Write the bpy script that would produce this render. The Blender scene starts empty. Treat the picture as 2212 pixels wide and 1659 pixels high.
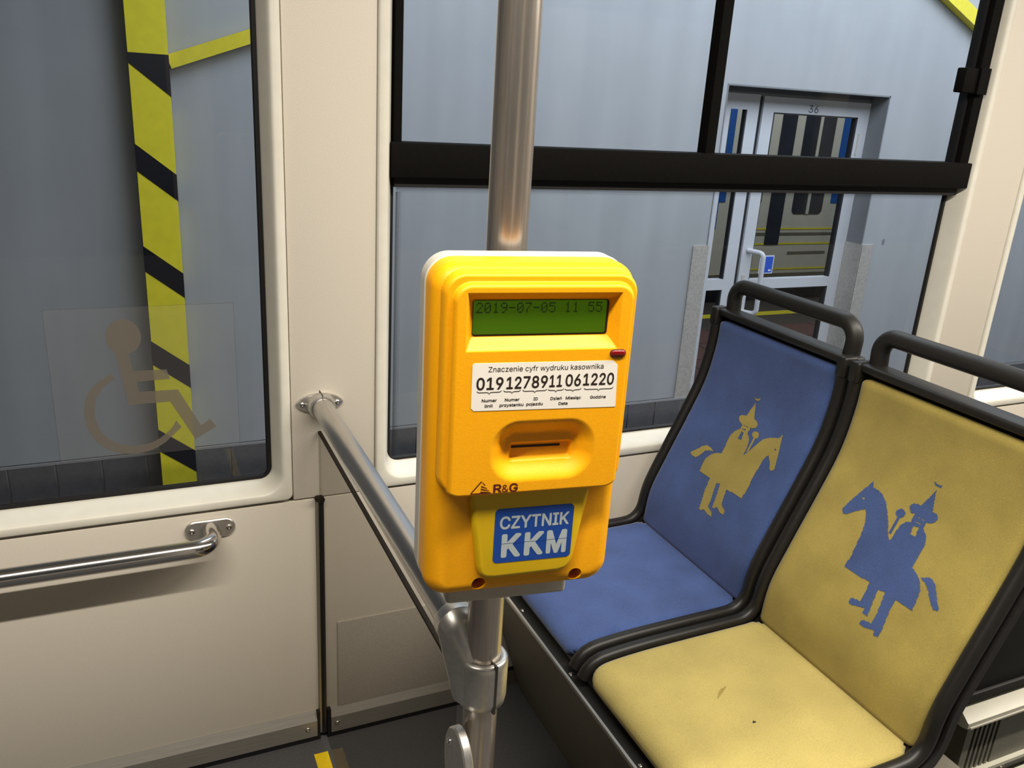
import bpy, bmesh, math, random
from mathutils import Vector, Matrix
PI = math.pi
random.seed(4)
SC = bpy.context.scene
COL = SC.collection

# ------------------------------------------------------------------ camera
cd = bpy.data.cameras.new('camera')
cam = bpy.data.objects.new('camera', cd); COL.objects.link(cam)
cd.sensor_width = 36.0
cd.lens = 29.587
cd.clip_start = 0.02
_r = ((0.91223235, -0.40536301, 0.0592703), (-0.07979678, -0.31772253, -0.94482002), (0.40182659, 0.85716581, -0.32218344))
cam.matrix_world = Matrix(((_r[0][0], -_r[1][0], -_r[2][0], 0.0),
                           (_r[0][1], -_r[1][1], -_r[2][1], -1.561),
                           (_r[0][2], -_r[1][2], -_r[2][2], 1.395),
                           (0, 0, 0, 1)))
SC.camera = cam

# ------------------------------------------------------------------ world, lights, exposure
SC.view_settings.view_transform = 'Standard'
SC.view_settings.look = 'None'
SC.view_settings.gamma = 1.0
SC.view_settings.use_curve_mapping = False
SC.view_settings.exposure = 0.0
wd = bpy.data.worlds.new('world'); SC.world = wd; wd.use_nodes = True
wd.node_tree.nodes['Background'].inputs[0].default_value = (0.30, 0.36, 0.42, 1)
wd.node_tree.nodes['Background'].inputs[1].default_value = 0.08

def area(name, loc, sx, sy, watts, color, rot=(0, 0, 0)):
    l = bpy.data.lights.new(name, 'AREA'); l.shape = 'RECTANGLE'; l.size = sx; l.size_y = sy
    l.energy = watts; l.color = color
    o = bpy.data.objects.new(name, l); COL.objects.link(o); o.location = loc; o.rotation_euler = rot
    return o
# the long tube fitting over the aisle, and the cold platform lighting outside the glass
area('ceiling_tube_light', (1.95, -1.28, 2.20), 5.3, 0.045, 136.0, (1.0, 0.93, 0.82))
area('platform_light', (5.1, 1.30, 3.10), 8.8, 1.6, 250.0, (0.82, 0.91, 1.0), (math.radians(28), 0, 0))
area('hall_fill_light', (6.0, 4.1, 2.6), 4.0, 0.6, 40.0, (0.95, 0.97, 1.0), (math.radians(25), 0, 0))  # unseen fill lamp, added to light the tram behind the door

# ------------------------------------------------------------------ materials
MATS = {}
def lin(c):
    return tuple(((v / 255.0) / 12.92 if v / 255.0 <= 0.04045 else (((v / 255.0) + 0.055) / 1.055) ** 2.4) for v in c)
def mat(name, rgb, rough=0.5, metal=0.0, noise=0.0, scale=200.0, bump=0.0, bscale=None, spec=0.5, emit=None, stretch=None, sheen=0.0, blotch=0.0, bloscale=8.0):
    """procedural principled material: colour varied by fine noise and broad blotches, with fine relief"""
    m = bpy.data.materials.new(name); m.use_nodes = True
    nt = m.node_tree; b = nt.nodes['Principled BSDF']
    c = tuple(rgb)
    b.inputs['Base Color'].default_value = (*c, 1); b.inputs['Roughness'].default_value = rough
    b.inputs['Metallic'].default_value = metal; b.inputs['Specular IOR Level'].default_value = spec
    if sheen: b.inputs['Sheen Weight'].default_value = sheen
    if emit: b.inputs['Emission Color'].default_value = (*emit[0], 1); b.inputs['Emission Strength'].default_value = emit[1]
    tc = nt.nodes.new('ShaderNodeTexCoord')
    vec = tc.outputs['Object']
    if stretch:
        mp = nt.nodes.new('ShaderNodeMapping'); mp.inputs['Scale'].default_value = stretch
        nt.links.new(vec, mp.inputs['Vector']); vec = mp.outputs['Vector']
    col = None
    if noise:
        n = nt.nodes.new('ShaderNodeTexNoise'); n.inputs['Scale'].default_value = scale; n.inputs['Detail'].default_value = 2.0
        nt.links.new(vec, n.inputs['Vector'])
        r = nt.nodes.new('ShaderNodeValToRGB')
        r.color_ramp.elements[0].position = 0.3; r.color_ramp.elements[1].position = 0.7
        r.color_ramp.elements[0].color = (*[max(0, v * (1 - noise)) for v in c], 1)
        r.color_ramp.elements[1].color = (*[min(1, v * (1 + noise)) for v in c], 1)
        nt.links.new(n.outputs['Fac'], r.inputs['Fac']); col = r.outputs['Color']
    if blotch:
        n2 = nt.nodes.new('ShaderNodeTexNoise'); n2.inputs['Scale'].default_value = bloscale; n2.inputs['Detail'].default_value = 5.0
        nt.links.new(tc.outputs['Object'], n2.inputs['Vector'])
        mr = nt.nodes.new('ShaderNodeMapRange'); mr.inputs['From Min'].default_value = 0.3; mr.inputs['From Max'].default_value = 0.7
        mr.inputs['To Min'].default_value = 1 - blotch; mr.inputs['To Max'].default_value = 1 + blotch
        nt.links.new(n2.outputs['Fac'], mr.inputs['Value'])
        mx = nt.nodes.new('ShaderNodeVectorMath'); mx.operation = 'SCALE'
        if col is None:
            mx.inputs[0].default_value = c
        else:
            nt.links.new(col, mx.inputs[0])
        nt.links.new(mr.outputs['Result'], mx.inputs['Scale']); col = mx.outputs['Vector']
    if col is not None: nt.links.new(col, b.inputs['Base Color'])
    if bump:
        n = nt.nodes.new('ShaderNodeTexNoise'); n.inputs['Scale'].default_value = bscale or scale; n.inputs['Detail'].default_value = 2.0
        nt.links.new(vec, n.inputs['Vector'])
        bp = nt.nodes.new('ShaderNodeBump'); bp.inputs['Strength'].default_value = bump; bp.inputs['Distance'].default_value = 0.001
        nt.links.new(n.outputs['Fac'], bp.inputs['Height']); nt.links.new(bp.outputs['Normal'], b.inputs['Normal'])
    MATS[name] = m
    return m
def clear(name, tint, refl=1.45, haze=0.0, haze_col=(0.8, 0.8, 0.8), rough=0.0, scratch=0.0):
    """a thin clear sheet: lets light straight through with a tint, mirrors by angle, and may carry a little haze"""
    m = bpy.data.materials.new(name); m.use_nodes = True; nt = m.node_tree
    for n in list(nt.nodes):
        if n.type == 'BSDF_PRINCIPLED': nt.nodes.remove(n)
    out = nt.nodes['Material Output']
    t = nt.nodes.new('ShaderNodeBsdfTransparent'); t.inputs[0].default_value = (*tint, 1)
    base = t.outputs[0]
    if haze:
        d = nt.nodes.new('ShaderNodeBsdfDiffuse'); d.inputs[0].default_value = (*haze_col, 1)
        mx = nt.nodes.new('ShaderNodeMixShader'); mx.inputs[0].default_value = haze
        nt.links.new(base, mx.inputs[1]); nt.links.new(d.outputs[0], mx.inputs[2]); base = mx.outputs[0]
    g = nt.nodes.new('ShaderNodeBsdfGlossy'); g.inputs['Roughness'].default_value = rough
    f = nt.nodes.new('ShaderNodeFresnel'); f.inputs['IOR'].default_value = refl
    mx = nt.nodes.new('ShaderNodeMixShader')
    ge = nt.nodes.new('ShaderNodeNewGeometry'); su = nt.nodes.new('ShaderNodeMath'); su.operation = 'SUBTRACT'; su.inputs[0].default_value = 1.0
    mu = nt.nodes.new('ShaderNodeMath'); mu.operation = 'MULTIPLY'
    nt.links.new(ge.outputs['Backfacing'], su.inputs[1]); nt.links.new(su.outputs[0], mu.inputs[0]); nt.links.new(f.outputs[0], mu.inputs[1])
    nt.links.new(mu.outputs[0], mx.inputs[0]); nt.links.new(base, mx.inputs[1]); nt.links.new(g.outputs[0], mx.inputs[2])
    nt.links.new(mx.outputs[0], out.inputs['Surface'])
    MATS[name] = m
    return m

M_panel = mat('speckled_laminate', lin((209, 201, 187)), 0.45, noise=0.085, scale=620, spec=0.35)
M_wall_dark = mat('darker_wall_grey', lin((172, 165, 154)), 0.5, noise=0.08, scale=260, spec=0.3)
M_cream = mat('cream_moulding', lin((221, 217, 204)), 0.38, noise=0.03, scale=30, spec=0.4)
M_rubber = mat('black_rubber', (0.010, 0.0095, 0.010), 0.55, spec=0.3, noise=0.1, scale=80)
M_blackalu = mat('black_painted_frame', (0.0060, 0.0055, 0.0050), 0.7, spec=0.05, noise=0.1, scale=120)
M_gap = mat('panel_joint_gap', lin((74, 64, 50)), 0.8, noise=0.1, scale=60)  # brown carcass that shows in the joints between panels
M_floor = mat('tram_floor_vinyl', lin((74, 74, 75)), 0.6, noise=0.35, scale=420, spec=0.3)
M_yellowmark = mat('yellow_floor_tape', lin((225, 190, 10)), 0.5, noise=0.08, scale=80)
M_ceiling = mat('ceiling_white', lin((226, 222, 214)), 0.6, noise=0.03, scale=20)
M_far = mat('far_side_lining', lin((165, 160, 150)), 0.6, noise=0.05, scale=20)
M_steel = mat('brushed_steel', (0.62, 0.555, 0.49), 0.27, 0.92, noise=0.10, scale=60, stretch=(6, 6, 0.25), bump=0.03)
M_chrome = mat('polished_steel', (0.66, 0.63, 0.61), 0.17, 1.0, noise=0.04, scale=40)
M_alu = mat('satin_aluminium', (0.62, 0.60, 0.58), 0.32, 1.0, noise=0.06, scale=90, stretch=(4, 0.2, 4))
M_cast = mat('cast_aluminium', (0.62, 0.60, 0.57), 0.36, 0.9, noise=0.06, scale=150, bump=0.05)
M_kick = mat('aluminium_kick_strip', (0.33, 0.31, 0.275), 0.42, 0.55, noise=0.08, scale=60, stretch=(0.2, 5, 5))
M_screw = mat('screw_steel', (0.62, 0.60, 0.57), 0.22, 1.0, noise=0.05, scale=200)
M_screwhole = mat('screw_recess', (0.03, 0.026, 0.022), 0.6, noise=0.1, scale=200)
M_glass = clear('window_glass', (0.95, 0.965, 0.97), 1.34)
M_smoke = clear('smoked_glass', (0.80, 0.79, 0.77), 1.03)
M_film = clear('sticker_film', (0.955, 0.95, 0.94), 1.10, haze=0.06, haze_col=(0.50, 0.48, 0.45))
M_filmedge = clear('sticker_film_edge', (0.70, 0.70, 0.70), 1.1, haze=0.25, haze_col=(0.12, 0.11, 0.10))
M_symbol = clear('sticker_symbol', (0.62, 0.58, 0.50), 1.12, haze=0.70, haze_col=lin((118, 111, 101)))
M_edge = mat('smoked_glass_edge', lin((38, 31, 25)), 0.65, spec=0.15, noise=0.08, scale=90)
M_orange = mat('orange_plastic', (0.93, 0.405, 0.004), 0.42, noise=0.03, scale=300, bump=0.10, bscale=650, spec=0.32)
M_yellowpl = mat('yellow_plastic', (0.72, 0.46, 0.006), 0.42, noise=0.02, scale=200, spec=0.4)
M_greypl = mat('grey_plastic', lin((190, 186, 176)), 0.42, noise=0.03, scale=200, spec=0.4)
M_slot = mat('slot_dark', (0.006, 0.004, 0.003), 0.7, noise=0.1, scale=90)
M_hole = mat('screw_hole_brown', lin((92, 30, 10)), 0.6, noise=0.1, scale=200)
M_lcd = mat('lcd_green', lin((44, 70, 4)), 0.25, noise=0.03, scale=30, emit=(lin((74, 112, 4)), 0.42), spec=0.4)
M_lcddark = mat('lcd_segment', lin((24, 40, 6)), 0.4, noise=0.05, scale=100, emit=(lin((30, 52, 4)), 0.35))
M_lcdedge = mat('lcd_edge', lin((40, 26, 20)), 0.5, noise=0.1, scale=100)
M_led = mat('red_lens', lin((120, 14, 12)), 0.18, noise=0.05, scale=100, spec=0.6)
M_white = mat('white_label', lin((240, 234, 224)), 0.5, noise=0.01, scale=100, spec=0.3)
M_print = mat('dark_brown_print', lin((38, 24, 16)), 0.6, noise=0.05, scale=200)
M_logo = mat('maroon_print', lin((84, 18, 8)), 0.55, noise=0.05, scale=200)
M_labelblue = mat('blue_label', lin((24, 68, 150)), 0.5, noise=0.03, scale=150, spec=0.4)
M_labelwhite = mat('pale_grey_print', lin((172, 182, 184)), 0.6, noise=0.03, scale=150)
M_blue = mat('blue_velour', lin((66, 86, 136)), 0.9, noise=0.16, scale=520, bump=0.35, bscale=600, spec=0.15, sheen=0.25, blotch=0.15, bloscale=11)
M_yellow = mat('yellow_velour', lin((160, 143, 75)), 0.9, noise=0.10, scale=520, bump=0.35, bscale=600, spec=0.15, sheen=0.2, blotch=0.12, bloscale=12)
M_yellow_lit = mat('lit_yellow_velour', lin((180, 163, 97)), 0.9, noise=0.10, scale=520, bump=0.35, bscale=600, spec=0.15, sheen=0.2, blotch=0.10, bloscale=9)  # paler copy of the yellow velour, stronger light put into its colour
M_shell = mat('black_seat_plastic', (0.012, 0.0108, 0.0095), 0.42, noise=0.1, scale=120, spec=0.4, bump=0.05, bscale=500)
M_tube = mat('black_coated_tube', (0.014, 0.013, 0.0115), 0.45, noise=0.1, scale=150, spec=0.4, bump=0.05, bscale=500)
M_ped = mat('grey_pedestal_sheet', lin((104, 98, 86)), 0.45, noise=0.06, scale=60, spec=0.4)
M_blackpanel = mat('black_textured_panel', (0.016, 0.015, 0.014), 0.6, noise=0.15, scale=300, spec=0.3)
M_ledge = mat('white_painted_ledge', lin((172, 169, 154)), 0.4, noise=0.03, scale=60)
M_grille = mat('grey_heater_sheet', lin((104, 102, 90)), 0.45, noise=0.05, scale=60, metal=0.3)
M_stain = mat('seat_stain', lin((156, 138, 76)), 0.95, noise=0.15, scale=400, spec=0.1)
# outside
M_owall = mat('platform_wall_paint', lin((163, 165, 170)), 0.55, noise=0.05, scale=5, stretch=(1.2, 1.2, 0.12), spec=0.35, blotch=0.03, bloscale=3)
M_oreveal = mat('door_recess_grey', lin((124, 126, 130)), 0.6, noise=0.04, scale=8)
M_otile = mat('grey_skirting_tile', lin((96, 93, 95)), 0.5, noise=0.10, scale=30, blotch=0.08, bloscale=6)
M_ogrout = mat('pale_tile_grout', lin((150, 148, 150)), 0.7, noise=0.06, scale=60)
M_oplat = mat('platform_paving', lin((96, 94, 92)), 0.7, noise=0.15, scale=60)
M_oyel = mat('hazard_yellow', lin((234, 220, 46)), 0.5, noise=0.05, scale=20)
M_oblk = mat('hazard_black', (0.008, 0.008, 0.014), 0.3, noise=0.1, scale=20)
M_obrace = mat('yellow_painted_steel', lin((222, 206, 44)), 0.5, noise=0.05, scale=30)
M_odoor = mat('white_powder_coat', lin((196, 198, 206)), 0.4, noise=0.02, scale=30)
M_odark = mat('dark_door_seal', (0.02, 0.02, 0.024), 0.6, noise=0.1, scale=60)
M_metalpl = mat('chequer_plate', lin((182, 177, 172)), 0.45, 0.2, noise=0.12, scale=60, bump=0.6, bscale=40)
M_tblue = mat('tram_blue', lin((38, 92, 168)), 0.4, noise=0.05, scale=10)
M_twhite = mat('tram_cream', lin((206, 204, 190)), 0.45, noise=0.03, scale=10)
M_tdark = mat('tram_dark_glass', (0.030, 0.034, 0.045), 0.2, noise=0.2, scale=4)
M_tgrey = mat('tram_grey_skirt', lin((110, 106, 92)), 0.5, noise=0.08, scale=10)
M_tred = mat('red_floor_tile', lin((104, 70, 64)), 0.6, noise=0.1, scale=20)
M_hallfloor = mat('hall_floor_dark', lin((74, 68, 62)), 0.55, noise=0.12, scale=14)
M_osign = mat('blue_door_sign', lin((40, 84, 190)), 0.45, noise=0.03, scale=60)
M_osignw = mat('white_sign_print', lin((214, 220, 235)), 0.5, noise=0.02, scale=60)
M_oprint = mat('grey_door_number', lin((60, 62, 74)), 0.6, noise=0.03, scale=60)

# ------------------------------------------------------------------ mesh helpers
def link(name, verts, faces, m, parent=None, smooth=False, auto=None):
    me = bpy.data.meshes.new(name); me.from_pydata([tuple(v) for v in verts], [], faces); me.update()
    return link_me(name, me, m, parent, smooth, auto)
def link_me(name, me, m, parent=None, smooth=False, auto=None):
    bm = bmesh.new(); bm.from_mesh(me); bmesh.ops.recalc_face_normals(bm, faces=bm.faces[:])
    if auto is not None:
        for e in bm.edges:
            if len(e.link_faces) == 2 and e.calc_face_angle(0) > math.radians(auto): e.smooth = False
    bm.to_mesh(me); bm.free()
    if smooth or auto is not None:
        for p in me.polygons: p.use_smooth = True
    if m is not None: me.materials.append(m)
    o = bpy.data.objects.new(name, me); COL.objects.link(o)
    if parent is not None: o.parent = parent
    return o
def empty(name, loc=(0, 0, 0)):
    o = bpy.data.objects.new(name, None); COL.objects.link(o); o.location = loc; o.empty_display_size = 0.05
    return o
def keep(o, parent):
    """parent without moving: parts are modelled in world coordinates, the thing's Empty stands at its base"""
    o.parent = parent; o.matrix_parent_inverse = Matrix.Translation(-parent.location)
    return o
def tag(o, label, cat, group=None):
    o['label'] = label; o['category'] = cat
    if group: o['group'] = group
    return o
def struct(o, label=None):
    o['kind'] = 'structure'
    if label: o['label'] = label
    return o
class G:
    """gathers verts and faces for one part"""
    def __init__(s): s.v = []; s.f = []
    def add(s, v, f):
        n = len(s.v); s.v += [tuple(p) for p in v]; s.f += [tuple(i + n for i in q) for q in f]; return s
    def box(s, x0, x1, y0, y1, z0, z1):
        v = [(x, y, z) for x in (x0, x1) for y in (y0, y1) for z in (z0, z1)]
        return s.add(v, [(0, 1, 3, 2), (4, 6, 7, 5), (0, 4, 5, 1), (2, 3, 7, 6), (0, 2, 6, 4), (1, 5, 7, 3)])
    def loft(s, loops, cap0=True, cap1=True, closed=True):
        n = len(loops[0]); v = [p for l in loops for p in l]; f = []
        for i in range(len(loops) - 1):
            for j in range(n if closed else n - 1):
                k = (j + 1) % n
                f.append((i * n + j, i * n + k, (i + 1) * n + k, (i + 1) * n + j))
        if cap0: f.append(tuple(range(n - 1, -1, -1)))
        if cap1: f.append(tuple((len(loops) - 1) * n + j for j in range(n)))
        return s.add(v, f)
    def prism(s, poly, fn, d0, d1):
        return s.loft([[fn(a, b, d0) for a, b in poly], [fn(a, b, d1) for a, b in poly]])
    def tube(s, path, r, n=20, caps=True):
        P = [Vector(p) for p in path]; loops = []
        t0 = (P[1] - P[0]).normalized()
        up = Vector((0, 0, 1)) if abs(t0.z) < 0.9 else Vector((1, 0, 0))
        nrm = (up - t0 * up.dot(t0)).normalized()
        for i, p in enumerate(P):
            t = ((P[min(i + 1, len(P) - 1)] - P[max(i - 1, 0)])).normalized()
            nrm = (nrm - t * nrm.dot(t)).normalized(); bn = t.cross(nrm)
            rr_ = r[i] if isinstance(r, (list, tuple)) else r
            loops.append([p + (nrm * math.cos(2 * PI * k / n) + bn * math.sin(2 * PI * k / n)) * rr_ for k in range(n)])
        return s.loft(loops, caps, caps)
    def obj(s, name, m, parent=None, smooth=False, auto=None):
        o = link(name, s.v, s.f, m, None, smooth, auto)
        if parent is not None: keep(o, parent)
        return o
def bevel_obj(o, w, seg=2):
    bm = bmesh.new(); bm.from_mesh(o.data)
    bmesh.ops.bevel(bm, geom=[e for e in bm.edges if len(e.link_faces) == 2 and e.calc_face_angle(0) > 0.5], offset=w, segments=seg, affect='EDGES', profile=0.5)
    bm.to_mesh(o.data); bm.free()
    for p in o.data.polygons: p.use_smooth = True
    bm = bmesh.new(); bm.from_mesh(o.data)
    for e in bm.edges:
        if len(e.link_faces) == 2 and e.calc_face_angle(0) > math.radians(40): e.smooth = False
    bm.to_mesh(o.data); bm.free()
    return o
def rr(x0, x1, z0, z1, r, n=8):
    """rounded rectangle outline, counter-clockwise from the lower right corner"""
    out = []
    for cx, cz, a0 in ((x1 - r, z0 + r, -90), (x1 - r, z1 - r, 0), (x0 + r, z1 - r, 90), (x0 + r, z0 + r, 180)):
        for k in range(n + 1):
            a = math.radians(a0 + 90 * k / n); out.append((cx + r * math.cos(a), cz + r * math.sin(a)))
    return out
def bend(pts, r, n=8):
    """polyline with its corners rounded to radius r"""
    P = [Vector(p) for p in pts]; out = [P[0]]
    for i in range(1, len(P) - 1):
        a = (P[i - 1] - P[i]); b = (P[i + 1] - P[i]); an = a.normalized(); bn = b.normalized()
        half = an.angle(bn) / 2; d = min(r / math.tan(half), a.length * 0.49, b.length * 0.49); re = d * math.tan(half)
        c = P[i] + (an + bn).normalized() * (re / math.sin(half))
        u = (P[i] + an * d - c); w = (P[i] + bn * d - c); ang = u.angle(w)
        for k in range(n + 1):
            t = k / n
            out.append(c + (u * math.sin((1 - t) * ang) + w * math.sin(t * ang)) / math.sin(ang))
    out.append(P[-1]); return out
def sdrr(u, v, R, r):
    """signed distance to a rounded rectangle R = (u0, u1, v0, v1)"""
    cx = (R[0] + R[1]) / 2; cy = (R[2] + R[3]) / 2
    qx = abs(u - cx) - (R[1] - R[0]) / 2 + r; qy = abs(v - cy) - (R[3] - R[2]) / 2 + r
    return math.hypot(max(qx, 0), max(qy, 0)) + min(max(qx, qy), 0) - r
def snapgrid(R, r, du, dv):
    """grid of (u, v) points filling a rounded rectangle, its rim snapped onto the outline; returns points, quads and rim loop"""
    nu = max(2, round((R[1] - R[0]) / du)); nv = max(2, round((R[3] - R[2]) / dv)); pts = []; idx = {}
    def vert(i, j):
        if (i, j) in idx: return idx[(i, j)]
        u = R[0] + (R[1] - R[0]) * i / nu; v = R[2] + (R[3] - R[2]) * j / nv
        d = sdrr(u, v, R, r)
        if d > 0:
            cu = min(max(u, R[0] + r), R[1] - r); cv = min(max(v, R[2] + r), R[3] - r)
            l = math.hypot(u - cu, v - cv); u = cu + (u - cu) * r / l; v = cv + (v - cv) * r / l
        idx[(i, j)] = len(pts); pts.append((u, v)); return idx[(i, j)]
    quads = []
    for i in range(nu):
        for j in range(nv):
            uc = R[0] + (R[1] - R[0]) * (i + .5) / nu; vc = R[2] + (R[3] - R[2]) * (j + .5) / nv
            if sdrr(uc, vc, R, r) < 0:
                quads.append((vert(i, j), vert(i + 1, j), vert(i + 1, j + 1), vert(i, j + 1)))
    cnt = {}
    for q in quads:
        for a, b in zip(q, q[1:] + q[:1]): cnt[(a, b)] = 1
    rim = [e for e in cnt if (e[1], e[0]) not in cnt]
    return pts, quads, rim
def sst(x):
    x = min(max(x, 0.0), 1.0); return x * x * (3 - 2 * x)
def quarter(x):
    x = min(max(x, 0.0), 1.0); return math.sqrt(max(0.0, 1 - (1 - x) ** 2))
def inpoly(x, y, P):
    c = False; n = len(P)
    for i in range(n):
        x1, y1 = P[i]; x2, y2 = P[(i + 1) % n]
        if (y1 > y) != (y2 > y) and x < (x2 - x1) * (y - y1) / (y2 - y1) + x1: c = not c
    return c
def put_text(g, body, u0, u1, base, cap, fn, d, wt='R'):
    """flat print: the words stretched to run from u0 to u1 with the given baseline and capital height; wt R regular, B bold, X heavy"""
    V = []; F = []; x = 0.0
    for ch in body:
        if ch == ' ': x += GSPACE; continue
        adv, vs, fs = GLY[wt + ch]; vs = [int(q) / 1000 for q in vs.split()]; fs = [int(q) for q in fs.split()]; n = len(V)
        V += [(x + vs[k], vs[k + 1]) for k in range(0, len(vs), 2)]; F += [tuple(q + n for q in fs[k:k + 3]) for k in range(0, len(fs), 3)]
        x += adv / 1000
    a = min(p[0] for p in V); b = max(p[0] for p in V)
    g.add([fn(u0 + (p - a) * (u1 - u0) / (b - a), base + q * cap / GCAP, d) for p, q in V], F)
def stroke(g, pts, w, fn, d):
    """flat ribbon of width w along a polyline"""
    L = []; Rr = []
    for i, p in enumerate(pts):
        q0 = pts[max(i - 1, 0)]; q1 = pts[min(i + 1, len(pts) - 1)]
        tx, ty = q1[0] - q0[0], q1[1] - q0[1]; l = math.hypot(tx, ty) or 1; nx, ny = -ty / l, tx / l
        ww = w[i] if isinstance(w, (list, tuple)) else w
        L.append(fn(p[0] + nx * ww / 2, p[1] + ny * ww / 2, d)); Rr.append(fn(p[0] - nx * ww / 2, p[1] - ny * ww / 2, d))
    n = len(pts)
    g.add(L + Rr, [(i, i + 1, n + i + 1, n + i) for i in range(n - 1)])
def screw(name, c, n, r, m, parent, depth=0.003):
    """domed screw head with a dark cross recess, axis n"""
    n = Vector(n).normalized(); a = n.orthogonal().normalized(); b = n.cross(a); c = Vector(c); K = 14
    ring = lambda rad, h: [c + n * h + (a * math.cos(2 * PI * k / K) + b * math.sin(2 * PI * k / K)) * rad for k in range(K)]
    o = G().loft([ring(r * 1.0, -0.001), ring(r, depth * 0.3), ring(r * 0.8, depth * 0.8), ring(r * 0.42, depth), ring(r * 0.38, depth * 0.6)]).obj(name, m, parent, auto=50)
    return o

# ================================================================== the tram's shell
fl = struct(G().box(-3.2, 5.2, -2.4, 0.06, -0.06, 0.0).obj('floor', M_floor))
G().box(0.282, 0.312, -1.6, -0.055, 0.0, 0.0012).obj('yellow_marking', M_yellowmark, fl)
struct(G().box(-3.2, 5.2, -2.4, 0.06, 2.30, 2.36).obj('ceiling', M_ceiling))
wf = struct(G().box(-3.2, 5.2, -2.46, -2.40, 0.0, 0.62).obj('wall_front', M_far))
G().box(-3.2, 5.2, -2.46, -2.40, 1.95, 2.30).obj('header_panel', M_far, wf)
for xx in (-3.2, -1.6, 0.2, 2.0, 3.8):
    G().box(xx, xx + 0.18, -2.46, -2.40, 0.62, 2.11).obj('pillar_panel', M_far, wf)
G().box(-3.2, 5.2, -2.44, -2.43, 0.62, 2.11).obj('pane', M_glass, wf)
struct(G().box(-3.26, -3.2, -2.46, 0.06, 0.0, 2.30).obj('wall_left', M_far))
struct(G().box(5.2, 5.26, -2.46, 0.06, 0.0, 2.30).obj('wall_right', M_far))

# back wall: pillar panels between the windows, wainscot panels below, all on a carcass
xz = lambda a, b, d: (a, d, b)
wb = struct(G().box(-3.2, 5.2, 0.012, 0.060, 0.0, 0.585).obj('wall_back', M_gap))
G().box(-3.2, 5.2, 0.004, 0.060, 2.140, 2.30).obj('header_panel', M_panel, wb)  # out of view, set high to keep the tube's spill edge off the outside wall
def panel(x0, x1, z0, z1, m=M_panel, y=0.0, name='wall_panel'):
    o = G().box(x0, x1, y, 0.012 if z0 < 0.5 else 0.06, z0, z1).obj(name, m, wb); bevel_obj(o, 0.0015, 2); return o
panel(-1.65, 0.3055, 0.068, 0.5965); panel(0.3215, 3.4, 0.068, 0.5975)
panel(0.262, 0.428, 0.600, 2.140); panel(2.030, 2.204, 0.604, 2.140)
for x0, x1 in ((0.262, 0.428), (2.030, 2.204)): G().box(x0 - .004, x1 + .004, 0.008, 0.058, 0.585, 2.140).obj('pillar_backing', M_gap, wb)
G().box(0.3115, 0.3205, -0.010, 0.012, 0.012, 0.597).obj('joint_seal', M_rubber, wb)
G().box(0.3060, 0.3108, -0.006, 0.010, 0.012, 0.592).obj('joint_strip', M_alu, wb)
o = G().prism([(0.303, 0.5985), (0.306, 0.6035), (0.3185, 0.6035), (0.3225, 0.5985), (0.3205, 0.591), (0.311, 0.591)], xz, -0.013, 0.0).obj('seal_cap', M_edge, wb)
o = panel(0.348, 0.80, 0.068, 0.2925, M_wall_dark, -0.003, 'dark_rect')  # thin darker rectangle laid on the lower wall
o['label'] = 'darker grey rectangle low on the wall behind the smoked glass'

def kick(name, x0, x1, sx):
    prof = [(0.004, 0.0725), (-0.0015, 0.0725), (-0.014, 0.0535), (-0.014, 0.013), (0.004, 0.013)]
    o = struct(G().loft([[(x, y, z) for y, z in prof] for x in (x0, x1)]).obj(name, M_kick))
    G().box(x0, x1, -0.012, 0.004, 0.0, 0.0125).obj('floor_seal', M_rubber, o)
    screw('screw', (sx, -0.014, 0.036), (0, -1, 0), 0.0052, M_screw, o)
    return o
b1 = kick('baseboard_left', -1.65, 0.2985, 0.277)
G().box(0.2985, 0.3055, -0.012, 0.004, 0.0, 0.074).obj('end_seal', M_rubber, b1)
b2 = kick('baseboard_right', 0.3300, 0.74, 0.343)
G().box(0.3215, 0.3300, -0.012, 0.004, 0.0, 0.074).obj('end_seal', M_rubber, b2)

# ------------------------------------------------------------------ windows
def window(name, ox0, ox1, oz0, oz1, lip, rev, label):
    w = empty(name, ((ox0 + ox1) / 2, 0.03, oz0)); struct(w, label)
    def loop(ins, r, y, zi=None): return [(a, y, b) for a, b in rr(ox0 + ins, ox1 - ins, oz0 + (zi if zi is not None else ins), oz1 - ins, r)]
    a = lip; c = lip + rev
    loops = [loop(0.0005, 0.013, 0.052), loop(0.0, 0.013, 0.000), loop(0.0015, 0.012, -0.004), loop(0.004, 0.012, -0.0055),
             loop(a - 0.004, 0.042, -0.0055), loop(a - 0.001, 0.040, -0.0045), loop(a + 0.0015, 0.038, -0.001)]
    for k in range(1, 7): loops.append(loop(a + 0.0015 + (c - a - 0.0015) * (k / 6) ** 0.9, 0.038 - 0.014 * k / 6, -0.001 + 0.046 * k / 6))
    loops.append(loop(c, 0.024, 0.052))
    G().loft(loops, False, False).obj('frame', M_cream, w, auto=50)
    return w, c
w1, c1 = window('window_1', -1.60, 0.2605, 0.6025, 2.140, 0.0185, 0.0145, 'cream framed window on the left with a striped post outside')
def gasket(w, x0, x1, z0, z1, wd_, r, y=0.046):
    G().loft([[(a, y + .01, b) for a, b in rr(x0, x1, z0, z1, r)], [(a, y - .002, b) for a, b in rr(x0, x1, z0, z1, r)],
              [(a, y - .003, b) for a, b in rr(x0 + wd_ * .8, x1 - wd_ * .8, z0 + wd_ * .8, z1 - wd_ * .8, r * .5)],
              [(a, y + .004, b) for a, b in rr(x0 + wd_, x1 - wd_, z0 + wd_, z1 - wd_, r * .4)]], False, False).obj('gasket', M_rubber, w, auto=50)
def pane(w, x0, x1, z0, z1, y=0.049, name='pane'):
    return G().box(x0, x1, y, y + 0.004, z0, z1).obj(name, M_glass, w)
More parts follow.
